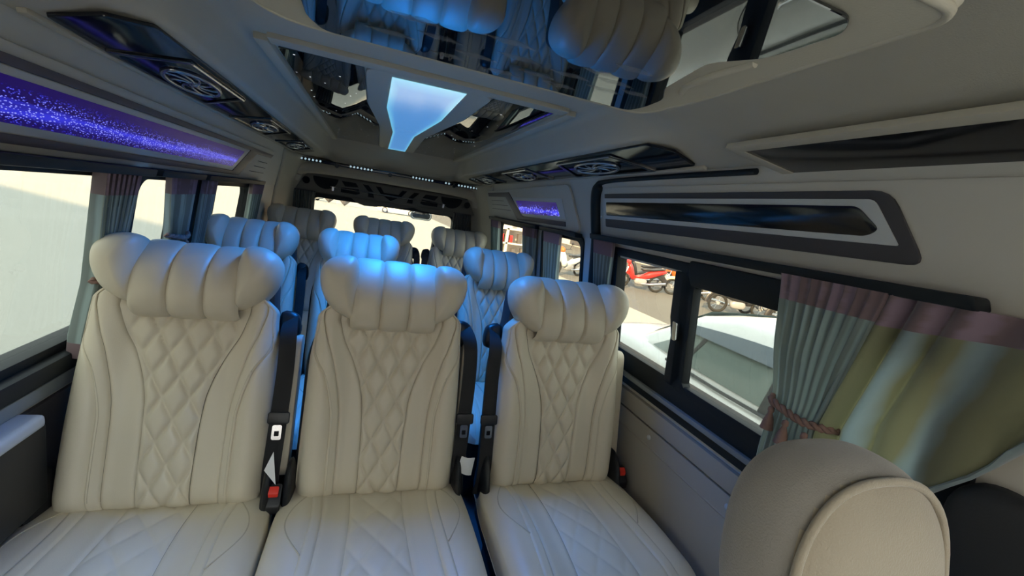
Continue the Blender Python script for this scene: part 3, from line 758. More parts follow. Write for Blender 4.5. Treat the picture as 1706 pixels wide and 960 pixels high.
# optional pieces
def armrest_mesh(s):
    # folded-up armrest standing beside the backrest
    o = rrect(.06, .47, -.035, .035, .03, 5)
    return MB().prism(o, lambda a, b, h: BK(s*(.252+h), a, b-.03), -.018, .026)
def belt_mesh(s):
    pts = [(.236, .52, -.02), (.246, .47, .055), (.250, .36, .060), (.246, .20, .052), (.242, .06, .04), (.250, -.02, .02)]
    P = [BK(s*a, b, d) for a, b, d in catmull(pts, 5, False)]
    return MB().tube(P, .022, 8, flat=.10, up=(0, 1, 0), caps=True)
OPT = {}
for s, nm in ((1, 'R'), (-1, 'L')):
    OPT['arm'+nm] = [('armrest', armrest_mesh(s).mesh('armrest', 'cream leather', bevel=.008), None)]
    tng = MB().ring(rrect(-.012, .012, -.024, .016, .005), rrect(-.006, .006, -.014, .000, .002), lambda a, b, h: BK(s*(.247)+a, .20+b, .058+h), 0, .004)
    OPT['belt'+nm] = [('seat_belt', belt_mesh(s).mesh('seat_belt', 'belt webbing', ang=60), None),
                      ('belt_tongue', tng.mesh('belt_tongue', 'chrome'), 'seat_belt'),
                      ('belt_stop', MB().prism(rrect(-.027, .027, -.016, .016, .006), lambda a, b, h: BK(s*.248+a, .235+b, .052+h), 0, .014).mesh('belt_stop', 'black plastic', bevel=.003), 'seat_belt'),
                      ('belt_guide', MB().pillow(catmull([(.205, .46), (.262, .46), (.265, .51), (.25, .535), (.21, .535)], 3), lambda a, b, h: BK(s*a, b, -.03+h), .028, .025, 5, .5).mesh('belt_guide', 'black plastic'), None)]
    bk = MB().prism(rrect(-.021, .021, -.05, .03, .008), lambda a, b, h: (s*.258+a, -.055+b*.5-h*.0, .425+h+b*.55), -.012, .012)
    rb = MB().prism(rrect(-.014, .014, .0, .026, .004), lambda a, b, h: (s*.258+a, -.055+b*.5-.012, .425+h+b*.55), .004, .0145)
    OPT['buckle'+nm] = [('buckle', bk.mesh('buckle', 'black plastic', bevel=.004), None), ('release_button', rb.mesh('release_button', 'red button', bevel=.001), 'buckle')]
tagm = MB(); tagm.grid(lambda u, v: (.238+.05*u+.008*v, -.03-.012*sin(3*u+v), .455+.055*v-.02*u), 5, 5)
OPT['tag'] = [('paper_tag', tagm.mesh('paper_tag', 'white paper'), None)]
tg2 = MB(); tg2.v = [(.232, -.05, .50), (.252, -.05, .555), (.262, -.05, .455)]; tg2.f = [(0, 1, 2)]
OPT['tag2'] = [('paper_tag', tg2.mesh('paper_tag', 'white paper'), None)]
BACKP = {'quilted_panel', 'inner_channel', 'outer_channel', 'side_bolster', 'back_shell', 'headrest_lobe', 'headrest_wing', 'armrest', 'seat_belt', 'belt_guide'}
def seat(x, y, label, opts, group, tilt=0.0, sx=1.0, dz=0.0):
    t = thing('passenger_seat', (x, y, FLOOR+dz), label, 'seat', group); t.scale = (sx, 1, 1)
    H = Matrix.Translation((0, 0, Z0)) @ Matrix.Rotation(radians(-tilt), 4, 'X') @ Matrix.Translation((0, 0, -Z0))
    made = []
    for nm, me, pi_, lab in SEATM:
        o = bpy.data.objects.new(nm, me); COL.objects.link(o); o.parent = t if pi_ is None else made[pi_]; made.append(o)
        if pi_ is None and nm in BACKP: o.matrix_basis = H
    for k in opts:
        local = {}
        for nm, me, pn in OPT[k]:
            o = bpy.data.objects.new(nm, me); COL.objects.link(o); o.parent = local.get(pn, t); local[nm] = o
            if o.parent == t and nm in BACKP: o.matrix_basis = H
    return t
G = 'cream quilted passenger seats'
seat(-.446, 1.222, 'cream quilted leather seat of the nearest row, beside the left window', ['armR', 'beltR', 'buckleR', 'buckleL', 'tag2'], G, 5.5, 1.012)
seat(.088, 1.235, 'cream quilted leather seat in the middle of the nearest row, headrest lit blue', ['armR', 'beltR', 'tag'], G)
seat(.662, 1.235, 'cream quilted leather seat of the nearest row, beside the sliding door', ['armR', 'beltL', 'buckleR'], G, -1.5)
seat(-.495, 2.09, 'cream quilted leather seat of the second row, beside the left curtain', ['beltR'], G, 0, .86)
seat(-.045, 2.09, 'cream quilted leather seat in the middle of the second row, headrest lit blue', ['armR', 'beltR'], G, 0, .86)
seat(.655, 2.09, 'cream quilted leather seat of the second row, on the right behind the door seat', ['beltL'], G, 0, .88)
seat(-.450, 3.17, 'cream quilted leather seat of the rearmost row, in the left corner', ['beltR'], G, 0, 1, .025)
seat(.088, 3.17, 'cream quilted leather seat in the middle of the rearmost row', ['armR', 'beltR'], G, 0, 1, .025)
seat(.640, 3.17, 'cream quilted leather seat of the rearmost row, in the right corner', ['beltL'], G, 0, 1, .025)
# armrest box against the left wall, far left
t = thing('side_armrest', (-.66, .95, -.9), 'black wall armrest with pale grey top left of the nearest seat', 'armrest')
part('body', MB().box(-.718, -.668, .55, 1.19, -.84, -.63), 'black plastic', t, bevel=.012)
part('pad', MB().box(-.718, -.655, .5, 1.165, -.632, -.60), 'trim silver', t, label='pale grey padded top', bevel=.013, seg=3)
# ------------------------------------------------------------------ front passenger seat (nearest, bottom right)
t = thing('front_seat', (.52, .30, FLOOR), 'grey and tan fabric front seat with rounded headrest, nearest at the bottom right', 'seat')
hx, hy, hz = .505, .275, -.305
def hr(u, v):   # superellipsoid headrest, u around, v pole to pole
    a = 2*pi*u; b = pi*(v-.5)
    sg = lambda q, e: math.copysign(abs(q)**e, q)
    cx_ = sg(cos(b), .72); x = .122*cx_*sg(cos(a), .72); yv = .070*cx_*sg(sin(a), .8); z = .112*sg(sin(b), .80)
    x *= 1+.10*(-z/.112) if z < 0 else 1-.06*(z/.112)
    return (hx+x, hy+yv+.16*(z), hz+z)
def hr_side(u, v): return hr(u, v)
hm = MB(); hm.grid(hr, 64, 40, wu=True)
me_f = MB(); me_s = MB(); me_f.v = list(hm.v); me_s.v = list(hm.v)
for f in hm.f:
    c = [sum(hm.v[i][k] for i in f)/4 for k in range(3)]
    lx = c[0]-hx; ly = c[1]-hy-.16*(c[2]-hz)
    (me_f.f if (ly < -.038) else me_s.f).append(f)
def clean(mb):
    used = sorted({i for f in mb.f for i in f}); mp = {i: k for k, i in enumerate(used)}
    mb.v = [mb.v[i] for i in used]; mb.f = [tuple(mp[i] for i in f) for f in mb.f]; return mb
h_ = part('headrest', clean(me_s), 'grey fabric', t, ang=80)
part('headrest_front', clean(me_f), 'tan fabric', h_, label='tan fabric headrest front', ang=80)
seamp = []
for i in range(49):
    a = 2*pi*i/48
    sg = lambda q, e: math.copysign(abs(q)**e, q)
    z = .104*sg(sin(a), .80); x = .113*sg(cos(a), .80)
    x *= 1+.10*(-z/.112) if z < 0 else 1-.06*(z/.112)
    seamp.append((hx+x, hy-.044+.16*z, hz+z))
part('piping', MB().tube(seamp[:-1], .0045, 8, closed=True, up=(0, 1, .16)), 'tan fabric', h_, ang=80)
for s in (-.05, .05): part('headrest_post', MB().tube([(hx+s, hy-.01, -.36), (hx+s, hy-.03, -.47)], .006, 8), 'chrome', t)
fb = catmull([(.28, -.98), (.27, -.7), (.285, -.50), (.33, -.405), (.42, -.385), (.525, -.38), (.63, -.385), (.72, -.405), (.765, -.5), (.78, -.7), (.77, -.98)], 4)
part('backrest', MB().pillow(fb, lambda a, b, h: (a, .245+.16*(b+.4)+h*-1, b), .07, .07, 8, .6), 'grey fabric', t, ang=80)
part('backrest_piping', MB().tube([(a, .245+.16*(b+.4)-.012, b) for a, b in fb], .005, 8, closed=True, up=(0, 1, 0)), 'trim charcoal', t, ang=80)
part('cushion', MB().box(.29, .76, -.28, .22, -.98, -.84), 'grey fabric', t, bevel=.05, seg=4)
part('pedestal', MB().box(.33, .72, -.22, .2, FLOOR, -.97), 'black plastic', t, bevel=.01)
# black seat-belt pillar cover
solid('belt_pillar_cover', MB().pillow(catmull([(.20, -.95), (.185, -.6), (.20, -.37), (.255, -.305), (.305, -.285), (.352, -.30), (.375, -.36), (.375, -.6), (.36, -.95)], 4), lambda a, b, h: mpr(a, b, .02+h), .045, .015, 7, .5),
      'black shell', 'black rounded belt pillar cover behind the front seat headrest', 'pillar cover', ang=70)
# ------------------------------------------------------------------ curtains
def curtain(name, label, side, fy, z_top, z_bot, pleats, amp, off, tie=None, body='curtain body', head=.055, nu=None, nv=40, group=None, mapf=None, foot=.0):
    """fy(u, v)-> along-wall position; pleats follow u; tie=(z, half height)"""
    t = None
    nu = nu or pleats*10
    zb = z_bot if callable(z_bot) else (lambda u: z_bot)
    def P(u, v):
        z = lerp(z_top, zb(u), v)
        a = amp(u, v) if callable(amp) else amp
        ph = 2*pi*pleats*u
        h = off+a*(1+sin(ph))*.5+.25*a*sin(2*ph+1.3)
        y = fy(u, v)+.20*a*cos(ph)
        if mapf: return mapf(y, z, h)
        return (wall_x(side, z)-side*h, y, z)
    hv = head/abs(z_top-zb(0))
    base = P(.5, 1); loc = (base[0], base[1], base[2])
    t = thing(name, loc, label, 'curtain', group)
    mb = MB(); mb.grid(lambda u, v: P(u, lerp(hv, 1-foot, v)), nu, nv, uv=lambda u, v: (u, v)); part('cloth', mb, body, t, ang=80, recalc=False)
    mb = MB(); mb.grid(lambda u, v: P(u, lerp(0, hv, v)), nu, 6, uv=lambda u, v: (u, v)); part('header_band', mb, 'curtain head', t, label='mauve header band', ang=80, recalc=False)
    if foot:
        mb = MB(); mb.grid(lambda u, v: P(u, lerp(1-foot, 1, v)), nu, 6, uv=lambda u, v: (u, v)); part('hem_band', mb, 'curtain head', t, label='mauve hem band', ang=80, recalc=False)
    return t, P
def tassel(parent, c, ln=.055, r=.013):
    part('tassel', MB().lathe([(.0005, 0), (r*.5, -.004), (r*.55, -.012), (r*.35, -.016), (r*.8, -ln*.6), (r*1.1, -ln), (.0005, -ln)], c, 'z', 10), 'braid', parent, ang=80)
def tieback(parent, pts, tas):
    br = []
    tb = MB()
    for k in range(2):
        q = catmull(pts, 6, False)
        tb.tube([(p[0]+.004*cos(i*1.3+pi*k), p[1], p[2]+.005*sin(i*1.3+pi*k)) for i, p in enumerate(q)], .0055, 7)
    b = part('tieback', tb, 'braid', parent, label='brown braided tieback', ang=80)
    for c in tas: tassel(b, c)
# right big curtain over the sliding door
def fyR(u, v):
    top = interp(u, [0, .55, .72, 1], [.705, .50, .38, .02])
    tie = interp(u, [0, .55, .72, 1], [.690, .585, .44, .10])
    bot = interp(u, [0, .55, .72, 1], [.700, .585, .46, .12])
    return interp(v, [0, .55, 1], [top, tie, bot])
def zbR(u): return interp(u, [0, .55, .70, .77, .85, 1], [-.60, -.60, -.44, -.355, -.205, -.06])
def ampR(u, v): return interp(u, [0, .45, .62, 1], [.036, .034, .016, .010])*(1-.35*sstep(1-abs(v-.55)/.25))
# split: gathered part and the looser satin part are one curtain in two widths of cloth
def fyG(u, v): return fyR(u*.55, v)
tG, PG = curtain('curtain', 'grey-green pleated curtain gathered with a tasselled tie on the sliding door', 1, fyG, -.032, -.60, 9, lambda u, v: .036*(1-.35*sstep(1-abs(v-.5)/.25)), .03, nu=150)
def fyS(u, v): return fyR(.50+.50*u, v)+.0
tS = MB()
def PSf(u, v):
    uu = .50+.50*u
    z = lerp(-.032, min(zbR(uu), -.10), v); a = lerp(.030, .016, min(u*2.2, 1))
    ph = 2*pi*(6.5*u**.75); h = .028+a*(1+sin(ph))*.5
    return (wall_x(1, z)-h, fyR(uu, v)+.004*cos(ph), z)
hvS = .10
part('cloth', (lambda m: (m.grid(lambda u, v: PSf(u, lerp(hvS+.06*u, 1, v)), 120, 40, uv=lambda u, v: (u, v)), m)[1])(MB()), 'curtain satin', tG, label='olive satin width with painted pale blue sheen', ang=80, recalc=False)
part('header_band', (lambda m: (m.grid(lambda u, v: PSf(u, lerp(0, hvS+.06*u, v)), 120, 6, uv=lambda u, v: (u, v)), m)[1])(MB()), 'curtain head', tG, label='mauve header band', ang=80, recalc=False)
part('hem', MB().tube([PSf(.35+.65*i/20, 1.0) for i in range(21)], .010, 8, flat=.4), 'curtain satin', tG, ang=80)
tz = -.325
tp = [(wall_x(1, tz)-.02, .70, tz+.012), (wall_x(1, tz)-.066, .685, tz+.008), (wall_x(1, tz)-.072, .64, tz), (wall_x(1, tz)-.070, .60, tz-.004), (wall_x(1, tz)-.05, .568, tz-.002), (wall_x(1, tz)-.02, .556, tz)]
tieback(tG, tp, [(wall_x(1, tz)-.07, .675, tz-.004), (wall_x(1, tz)-.078, .63, tz-.014), (wall_x(1, tz)-.074, .588, tz-.02)])
part('rail', MB().prism(round_poly([(1.63, -.022), (.39, -.012), (.385, -.034), (1.63, -.044)], .006), mpr, .014, .055), 'window rubber', tG, label='black curtain rail', bevel=.004)
def side_curtain(side, y0, y1, zt, zb, lab, pl, sq=.6, amp=.024, tas=True, rail=None, foot=.08, off=.02, lean=0.0, zc=-.26):
    yc = (y0+y1)/2+lean; hw_ = (y1-y0)/2
    def fy(u, v):
        k = interp(v, [0, (zt-zc)/(zt-zb), 1], [1, sq, 1.0])
        return lerp((y0+y1)/2, yc, min(v/((zt-zc)/(zt-zb)), 1))+hw_*k*(2*u-1)
    t, P = curtain('curtain', lab, side, fy, zt, zb, pl, amp, off, foot=foot, nu=pl*12)
    x = wall_x(side, zc)-side*(off+amp+.008)
    if tas:
        pts = [(x+side*.02, yc-hw_*sq-.006, zc+.012), (x, yc-hw_*sq*.6, zc+.006), (x-side*.004, yc, zc), (x, yc+hw_*sq*.6, zc+.004), (x+side*.02, yc+hw_*sq+.006, zc+.012)]
        tieback(t, pts, [(x-side*.006, yc-hw_*sq*.8, zc-.004), (x-side*.008, yc+.01, zc-.01)])
    if rail:
        mp = WM(side)
        part('rail', MB().prism([(rail[0], zt), (rail[1], zt), (rail[1], zt+.022), (rail[0], zt+.022)], mp, .012, off+amp+.008), 'window rubber', t, label='black curtain rail', bevel=.005)
    return t
side_curtain(-1, 1.305, 1.475, -.05, -.525, 'pale green tied curtain on the first pillar behind the left window', 7, .60, amp=.034, off=.026, rail=(-.2, 1.52), lean=-.005, zc=-.335)
side_curtain(-1, 1.70, 1.92, -.05, -.53, 'pale green tied curtain on the second left pillar, behind the nearest seat', 8, .7, rail=(1.60, 1.96), lean=.03)
side_curtain(-1, 2.02, 2.14, -.05, -.53, 'narrow blue-green curtain at the front edge of the rear left window', 5, .8, tas=False, rail=(2.0, 2.9))
side_curtain(-1, 2.70, 2.95, -.05, -.53, 'grey-green curtain at the far end of the rear left window', 7, .8, tas=False)
side_curtain(1, 1.47, 1.63, -.045, -.50, 'small blue-green curtain at the rear edge of the sliding door window', 7, .7, tas=False, amp=.02, lean=.0)
side_curtain(1, 1.98, 2.20, -.055, -.53, 'blue-green curtain behind the sliding door, next to the door pillar', 7, .8, tas=False, rail=(1.78, 2.24))
side_curtain(1, 2.34, 2.56, -.055, -.53, 'blue-green curtain between the two rear right windows', 8, .85, tas=False, rail=(2.30, 3.36))
side_curtain(1, 3.12, 3.34, -.055, -.53, 'pale curtain in the rear right corner by the speaker board', 7, .85, tas=False)
# rear window curtains (dark grey, gathered)
for x0, x1, lab in ((-.62, -.46, 'dark grey gathered curtain left of the back window'), (.68, .84, 'dark grey gathered curtain right of the back window')):
    t = thing('curtain', ((x0+x1)/2, 3.9, -.62), lab, 'curtain')
    mb = MB(); mb.grid(lambda u, v: (lerp(x0, x1, u), 3.905-.012*(1+sin(2*pi*8*u)), lerp(-.06, -.62, v)), 96, 10, uv=lambda u, v: (u, v))
    part('cloth', mb, 'curtain grey', t, ang=80, recalc=False)
    part('heading', MB().box(x0, x1, 3.885, 3.90, -.062, -.052), 'trim charcoal', t)
# ------------------------------------------------------------------ outside
g = MB(); g.box(-120, 120, -90, 160, GROUND-.1, GROUND); struct('ground', g, 'concrete', smooth=False)
rd = MB(); rd.box(6.5, 60, -60, 120, GROUND-.05, GROUND+.004); struct('road', rd, 'asphalt', smooth=False)
# unseen building added behind the camera so its shadow covers the van
n_ = Vector((.65, .76)); d_ = Vector((.76, -.65))
t = thing('shade_building', (-14, -17, GROUND)); t['kind'] = 'structure'
def bq(a, b): p = n_*a+d_*b; return (p.x, p.y)
H_ = 9.9
cs = [bq(-13.4, -45), bq(-13.4, 60), bq(-24, 60), bq(-24, -45)]
part('walls', MB().prism(cs, lambda a, b, h: (a, b, h), GROUND, GROUND+H_), 'facade', t, smooth=False)
# white sedan beside the sliding door
def make_sedan(name, loc, rz, label, paint, group=None, detail=True):
    t = thing(name, loc, label, 'car', group); o0 = Vector(loc)
    P = {}
    def pt(nm, mb, m, parent=None, **k):
        mb.v = [(v[0]+o0.x, v[1]+o0.y, v[2]+o0.z) for v in mb.v]
        return part(nm, mb, m, parent or t, **k)
    # local frame: front at -y, length 4.5; z from ground
    ys = [-2.25, -2.2, -2.0, -1.5, -1.0, -.6, 0, .6, 1.1, 1.5, 1.9, 2.15, 2.25]
    hw = [.55, .70, .80, .85, .865, .87, .87, .87, .87, .86, .83, .76, .62]
    top = [.64, .74, .83, .91, .98, 1.03, 1.03, 1.04, 1.06, 1.08, 1.07, 1.02, .84]
    bot = [.30, .25, .20, .18, .18, .18, .18, .18, .18, .20, .24, .28, .36]
    mb = MB(); ring_n = None
    for y, w_, tp_, bt in zip(ys, hw, top, bot):
        sec = [(-w_*.9, bt), (-w_*.985, bt+.10), (-w_, bt+.30), (-w_*.99, tp_-.16), (-w_*.965, tp_-.05), (-w_*.90, tp_), (-w_*.5, tp_+.025), (0, tp_+.03)]
        sec = sec+[(-a, b) for a, b in sec[-2::-1]]
        ring_n = len(sec); mb.v += [(a, y, b) for a, b in sec]
    for j in range(len(ys)-1):
        for i in range(ring_n):
            mb.f.append((j*ring_n+i, j*ring_n+(i+1) % ring_n, (j+1)*ring_n+(i+1) % ring_n, (j+1)*ring_n+i))
    mb.f.append(tuple(range(ring_n))); mb.f.append(tuple((len(ys)-1)*ring_n+i for i in range(ring_n)))
    pt('body', mb, paint, ang=50)
    # greenhouse
    gy = [-.95, -.45, -.1, .3, .7, 1.05, 1.6]; gt = [1.04, 1.34, 1.455, 1.49, 1.475, 1.40, 1.10]
    gw = [.74, .70, .685, .68, .68, .685, .70]
    mb = MB()
    for y, z, w_ in zip(gy, gt, gw):
        base = 1.01; hb = .80
        sec = [(-hb, base), (-lerp(hb, w_+.01, .5), lerp(base, max(z-.06, base+.01), .5)), (-w_-.01, max(z-.06, base+.01)), (-w_*.90, z-.012), (-w_*.5, z+.012), (0, z+.018)]
        sec = sec+[(-a, b) for a, b in sec[-2::-1]]; ring_n = len(sec); mb.v += [(a, y, b) for a, b in sec]
    for j in range(len(gy)-1):
        for i in range(ring_n-1): mb.f.append((j*ring_n+i, j*ring_n+i+1, (j+1)*ring_n+i+1, (j+1)*ring_n+i))
    pt('cabin', mb, paint, ang=50)
    def side_pt(s, y, z, h):
        w_ = interp(y, gy, gw); zt = interp(y, gy, gt); base = 1.01
        f_ = min(max((z-base)/max(zt-.06-base, .02), 0), 1)
        return (s*(lerp(.80, w_+.01, f_)+h), y, z)
    for s in (-1, 1):
        sp = lambda a, b, h: side_pt(s, a, b, h)
        def patch(poly_top, poly_bot, h, n=14):
            m2 = MB()
            m2.grid(lambda u, v: sp(lerp(lerp(poly_bot[0][0], poly_bot[1][0], u), lerp(poly_top[0][0], poly_top[1][0], u), v), lerp(lerp(poly_bot[0][1], poly_bot[1][1], u), min(lerp(poly_top[0][1], poly_top[1][1], u)+.05*sin(pi*u), 9), v), h), n, 6)
            return m2
        wn_ = pt('side_window', patch(((-.42, 1.30), (.98, 1.29)), ((-.80, 1.045), (1.33, 1.085)), .006), 'car glass')
        pt('window_visor', patch(((-.44, 1.330), (1.06, 1.325)), ((-.46, 1.285), (1.03, 1.280)), .030), 'car visor', wn_)
        pt('pillar', patch(((.30, 1.33), (.34, 1.33)), ((.30, 1.04), (.36, 1.04)), .010, 2), 'dark paint', wn_)
        pt('pillar', patch(((.86, 1.27), (.885, 1.27)), ((.98, 1.05), (1.01, 1.05)), .010, 2), 'dark paint', wn_)
        pt('belt_molding', MB().tube([(s*.815, y, 1.04 if y < 1 else 1.055) for y in (-.75, 0, .6, 1.1)], .010, 6), 'dark paint')
        pt('door_molding', MB().tube([(s*.878, y, .74) for y in (-.9, -.2, .45)], .012, 6, flat=1.4), 'dark paint')
        for y in (.62, -.30):
            pt('door_handle', MB().tube([(s*.872, y, .86), (s*.895, y+.03, .862), (s*.895, y+.13, .864), (s*.872, y+.16, .866)], .011, 8), 'chrome')
        pt('door_gap', MB().tube([(s*.872, y, z) for y, z in catmull([(1.02, .95), (1.06, .84), (1.0, .72), (.90, .60), (.86, .45), (.86, .30)], 4, False)], .004, 5), 'dark paint')
        pt('door_gap', MB().tube([(s*.873, .33, z) for z in (.30, .6, .93)], .004, 5), 'dark paint')
        pt('wing_mirror', MB().pillow(catmull([(-.78, 1.0), (-.60, 1.0), (-.58, 1.12), (-.72, 1.13), (-.80, 1.07)], 3), lambda a, b, h: (s*(.95+h), a, b), .07, .07, 5), paint)
        for y in (-1.42, 1.35):
            wl = pt('wheel', MB().lathe([(.2, -.1), (.30, -.1), (.315, -.06), (.315, .06), (.30, .1), (.2, .1)], (s*.77, y, .315), 'x', 28), 'tyre')
            pt('rim', MB().lathe([(.001, .085), (.06, .09), (.10, .07), (.19, .08), (.205, .1)] if s > 0 else [(.001, -.085), (.06, -.09), (.10, -.07), (.19, -.08), (.205, -.1)], (s*.77, y, .315), 'x', 20), 'chrome', wl)
        pt('tail_lamp', MB().pillow(catmull([(.50, .78), (.80, .80), (.80, .94), (.55, .93)], 3), lambda a, b, h: (s*a, 2.17+h, b), .05, .03, 4), 'red paint')
    rg = MB(); rg.grid(lambda u, v: (lerp(-1, 1, u)*lerp(.60, .52, v), lerp(1.56, 1.10, v), lerp(1.115, 1.40, v)+.012+.012*(1-(2*u-1)**2)), 10, 6); pt('rear_window', rg, 'car glass')
    fg = MB(); fg.grid(lambda u, v: (lerp(-1, 1, u)*lerp(.62, .53, v), lerp(-.93, -.28, v), lerp(1.05, 1.39, v)+.012+.012*(1-(2*u-1)**2)), 10, 6); pt('windscreen', fg, 'car glass')
    t.rotation_euler = (0, 0, rz)
    return t
make_sedan('sedan', (2.80, 1.23, GROUND), 0, 'white sedan parked close beside the sliding door window', 'white paint')
make_sedan('sedan', (-8.2, 58, GROUND), 1.3, 'small grey car far behind, at the upper left of the back window', 'grey paint')
make_sedan('sedan', (2.6, 50, GROUND), 1.45, 'small white car far behind, in the middle of the back window', 'white paint')
make_sedan('sedan', (12.8, 33, GROUND), .2, 'dark car seen through the rear right window', 'dark paint')
# far bollard-like shrubs and yellow kerb behind
for x, y, lab in ((-5.0, 55, 'small dark shrub behind the van, left of its twin'), (-3.1, 52, 'small dark shrub behind the van, right of its twin')):
    mb = MB()
    rnd = random.Random(x)
    mb.grid(lambda u, v: (x+.5*sin(pi*v)*cos(2*pi*u)*(1+.2*sin(9*u*2*pi+5*v)), y+.5*sin(pi*v)*sin(2*pi*u), GROUND+1.5*v), 24, 14, wu=True)
    solid('shrub', mb, 'facade dark', lab, 'shrub')
solid('kerb', MB().box(7.0, 9.2, 34, 34.5, GROUND, GROUND+.25), 'yellow paint', 'yellow kerb block behind the van at right of back window', 'kerb', bevel=.03)
# motorcycles across the road
def motorcycle(loc, rz, label, c1, c2, grp='parked motorcycles'):
    t = thing('motorcycle', loc, label, 'motorcycle', grp); o0 = Vector(loc)
    def pt(nm, mb, m, parent=None, **k):
        mb.v = [(v[0]+o0.x, v[1]+o0.y, v[2]+o0.z) for v in mb.v]
        return part(nm, mb, m, parent or t, **k)
    for y in (-.62, .60):
        wl = pt('wheel', MB().tube([(0, y+.245*cos(2*pi*i/24), .285+.245*sin(2*pi*i/24)) for i in range(24)], .042, 8, closed=True), 'tyre', ang=80)
        sp = MB()
        for k in range(10):
            a = 2*pi*k/10; sp.tube([(0, y+.03*cos(a), .285+.03*sin(a)), (0, y+.22*cos(a), .285+.22*sin(a))], .004, 4)
        pt('spokes', sp, 'chrome', wl); pt('hub', MB().lathe([(.001, -.05), (.05, -.05), (.05, .05), (.001, .05)], (0, y, .285), 'x', 12), 'grey paint', wl)
    X = lambda a, b, h: (h, a, b)
    pt('front_fender', MB().tube([(0, -.62+.31*cos(a), .285+.31*sin(a)) for a in [pi*(.25+.6*i/10) for i in range(11)]], .06, 8, flat=.35, up=(1, 0, 0)), c1, ang=80)
    pt('rear_fender', MB().tube([(0, .60+.32*cos(a), .285+.32*sin(a)) for a in [pi*(-.02+.5*i/10) for i in range(11)]], .065, 8, flat=.35, up=(1, 0, 0)), 'bike black', ang=80)
    for s in (-.07, .07): pt('fork', MB().tube([(s, -.62, .285), (s*.9, -.48, .70), (s*.6, -.42, .88)], .02, 8), 'chrome')
    pt('leg_shield', MB().pillow(catmull([(-.50, .92), (-.36, .86), (-.25, .62), (-.18, .36), (-.30, .34), (-.42, .55)], 3), lambda a, b, h: (h, a, b), .19, .19, 6), c1, ang=80)
    pt('frame_cover', MB().pillow(catmull([(-.22, .46), (.05, .55), (.35, .72), (.80, .80), (.88, .72), (.55, .55), (.25, .42), (-.1, .36)], 3), X, .13, .13, 6), c1, ang=80)
    pt('engine', MB().pillow(catmull([(-.15, .22), (.20, .20), (.26, .36), (.10, .44), (-.14, .40)], 3), X, .11, .11, 5, .5), 'grey paint', ang=70)
    pt('seat', MB().pillow(catmull([(-.02, .72), (.05, .78), (.40, .80), (.78, .86), (.82, .82), (.45, .72), (.1, .68)], 3), X, .14, .14, 6, .6), 'bike black', ang=80)
    pt('exhaust', MB().tube([(.13, .05, .24), (.16, .35, .26), (.17, .85, .36)], [.02, .045, .05], 10), 'chrome')
    pt('handlebar', MB().tube(catmull([(-.33, -.30, 1.0), (-.15, -.40, .98), (0, -.44, .95), (.15, -.40, .98), (.33, -.30, 1.0)], 4, False), .016, 8), 'bike black')
    pt('headlamp_cowl', MB().pillow(catmull([(-.13, .86), (.13, .86), (.16, .98), (.0, 1.06), (-.16, .98)], 3), lambda a, b, h: (a, -.46-h, b), .10, .05, 5), c2, ang=80)
    for s in (-1, 1):
        mr_ = pt('mirror', MB().pillow(catmull([(s*.30, 1.16), (s*.40, 1.16), (s*.42, 1.24), (s*.32, 1.25)], 3), lambda a, b, h: (a, -.33+h, b), .015, .015, 4), 'bike black')
        pt('mirror_stem', MB().tube([(s*.26, -.33, 1.0), (s*.35, -.33, 1.17)], .007, 6), 'bike black', mr_)
    pt('number_plate', MB().box(-.10, .10, .885, .895, .52, .68), 'white paper')
    t.rotation_euler = (0, 0, rz)
    return t
motorcycle((8.9, 12.6, GROUND), -1.9, 'red motorcycle parked at the left end of the row across the road', 'red paint', 'red paint')
motorcycle((9.8, 13.9, GROUND), -1.6, 'black motorcycle behind the red one at the left of the row', 'bike black', 'dark paint')
motorcycle((10.6, 12.0, GROUND), -2.1, 'cream and black motorcycle just right of the window stile', 'cream paint', 'cream paint')
motorcycle((10.3, 9.6, GROUND), 1.15, 'white and red motorcycle in the middle of the row, tail towards the van', 'bike black', 'red paint')
motorcycle((11.6, 9.9, GROUND), 1.4, 'red motorcycle behind the white and red one', 'red paint', 'red paint')
motorcycle((10.9, 8.0, GROUND), 1.0, 'orange motorcycle at the right of the row near the curtain', 'orange paint', 'orange paint')
motorcycle((12.6, 15.2, GROUND), -1.4, 'orange and red motorcycle far back behind the fence', 'orange paint', 'red paint')
solid('cargo_box', MB().box(-.35, .35, -.3, .3, 0, .62), 'cream paint', 'cream box standing between the two right-hand motorcycles', 'box', bevel=.04).location = (11.9, 8.6, GROUND)
# fence
t = thing('metal_fence', (8.2, 14.0, GROUND), 'white metal bar fence at the left of the motorcycles', 'fence')
for k in range(9): part('bar', MB().tube([(8.4+.04*k, 14.6-.14*k, GROUND), (8.4+.04*k, 14.6-.14*k, GROUND+1.5)], .018, 6), 'fence white', t)
for z in (.15, 1.45): part('rail', MB().tube([(8.4, 14.6, GROUND+z), (8.72, 13.48, GROUND+z)], .022, 6), 'fence white', t)
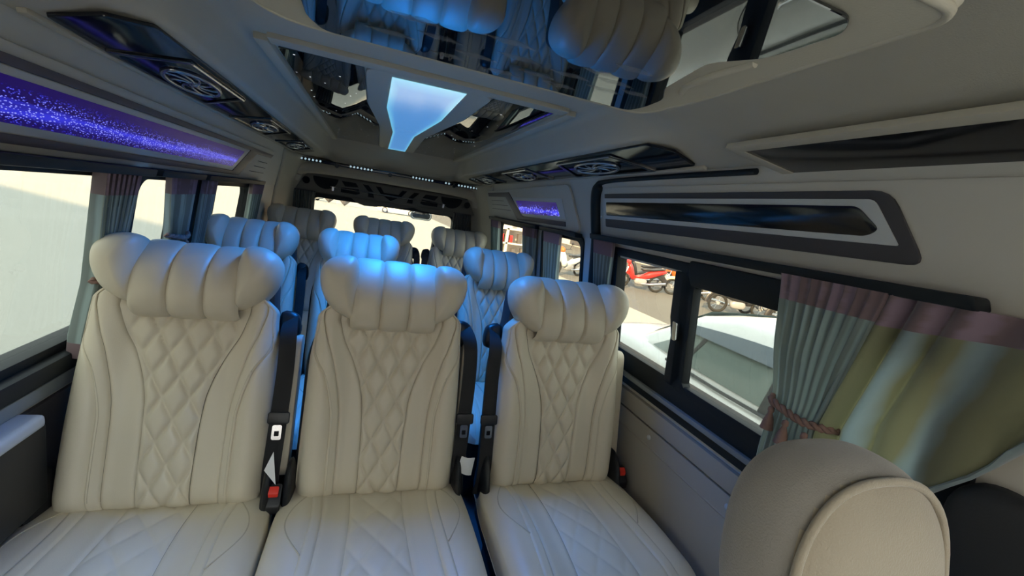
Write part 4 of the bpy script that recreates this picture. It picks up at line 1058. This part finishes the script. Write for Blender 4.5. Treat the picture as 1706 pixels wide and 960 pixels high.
# shop row beyond the road
t = thing('shop_row', (20, 30, GROUND), 'pale shop building beyond the motorcycles with dark openings', 'building')
part('walls', MB().box(17.5, 26, 18, 70, GROUND, GROUND+7), 'facade', t, smooth=False)
for k in range(10):
    y = 20+4.6*k
    part('opening', MB().box(17.45, 17.6, y, y+2.6, GROUND+.1, GROUND+2.8), 'facade dark', t, smooth=False)
    part('awning', MB().box(16.4, 17.5, y-.3, y+2.9, GROUND+2.9, GROUND+3.05), 'orange sign' if k % 3 == 0 else ('fence white' if k % 3 == 1 else 'red cloth'), t, smooth=False)
t = thing('back_wall', (8, 62, GROUND), 'long low pale wall far behind the van', 'wall')
part('wall_face', MB().box(-60, 17, 95, 96, GROUND, GROUND+3.5), 'facade', t, smooth=False)
for (x, y, h, lab, m) in ((9.4, 22.0, 2.2, 'dark red banner post seen through the right rear windows', 'red cloth'),):
    mb = MB(); mb.tube([(x, y, GROUND), (x, y, GROUND+h*.62)], .10, 10); mb.pillow(catmull([(x-.22, GROUND+1.2), (x+.2, GROUND+1.25), (x+.25, GROUND+2.1), (x-.25, GROUND+2.1)], 3), lambda a, b, h_: (a, y+h_, b), .08, .08, 4)
    solid('banner_post', mb, m, lab, 'banner')
t = thing('sign_board', (8.45, 22, GROUND), 'orange sign board on posts seen through the right rear window', 'sign')
part('board', MB().box(8.1, 8.8, 21.97, 22.03, GROUND+.9, GROUND+1.6), 'orange sign', t, bevel=.02)
for x in (8.15, 8.75): part('post', MB().tube([(x, 22, GROUND), (x, 22, GROUND+.95)], .025, 6), 'fence white', t)
# convex parking mirror outside the tailgate
t = thing('parking_mirror', (.42, 4.12, -.14), 'grey convex parking mirror hanging outside the back window', 'mirror')
mo = rrect(.325, .525, -.175, -.095, .035, 6)
part('shell', MB().pillow(mo, lambda a, b, h: (a, 4.14+h-.55*(b+.135), b), .05, .02, 6, .5), 'trim silver', t)
part('glass', MB().pillow([(lerp(.425, a, .88), lerp(-.135, b, .86)) for a, b in mo], lambda a, b, h: (a, 4.112-h-.55*(b+.135), b), .012, .0, 5), 'chrome', t)
part('arm', MB().tube([(.50, 4.15, -.10), (.50, 4.14, -.03), (.50, 4.06, .02)], .010, 8), 'black plastic', t)

# market stall and scooter glimpsed through the rear right windows
t = thing('market_stall', (4.5, 14.5, GROUND), 'white framed stall with dark shelves seen through the rear right window', 'stall')
for x in (3.7, 4.5, 5.3): part('post', MB().box(x-.04, x+.04, 14.4, 14.5, GROUND, GROUND+2.2), 'fence white', t)
for z in (.35, .85, 1.35): part('shelf', MB().box(3.7, 5.3, 14.4, 14.9, GROUND+z, GROUND+z+.05), 'fence white', t)
part('back_panel', MB().box(3.7, 5.3, 14.9, 14.95, GROUND, GROUND+2.2), 'facade', t)
rs = random.Random(3)
for k in range(9):
    x = 3.78+.165*k; z = rs.choice((.40, .90)); hh = .18+.2*rs.random()
    part('goods', MB().box(x, x+.13, 14.5, 14.7, GROUND+z, GROUND+z+hh), rs.choice(('facade dark', 'red paint', 'grey paint', 'white paint', 'facade dark')), t, bevel=.015)
motorcycle((6.9, 14.2, GROUND), -1.2, 'white and grey motorcycle seen through the window by the door pillar', 'white paint', 'orange paint')
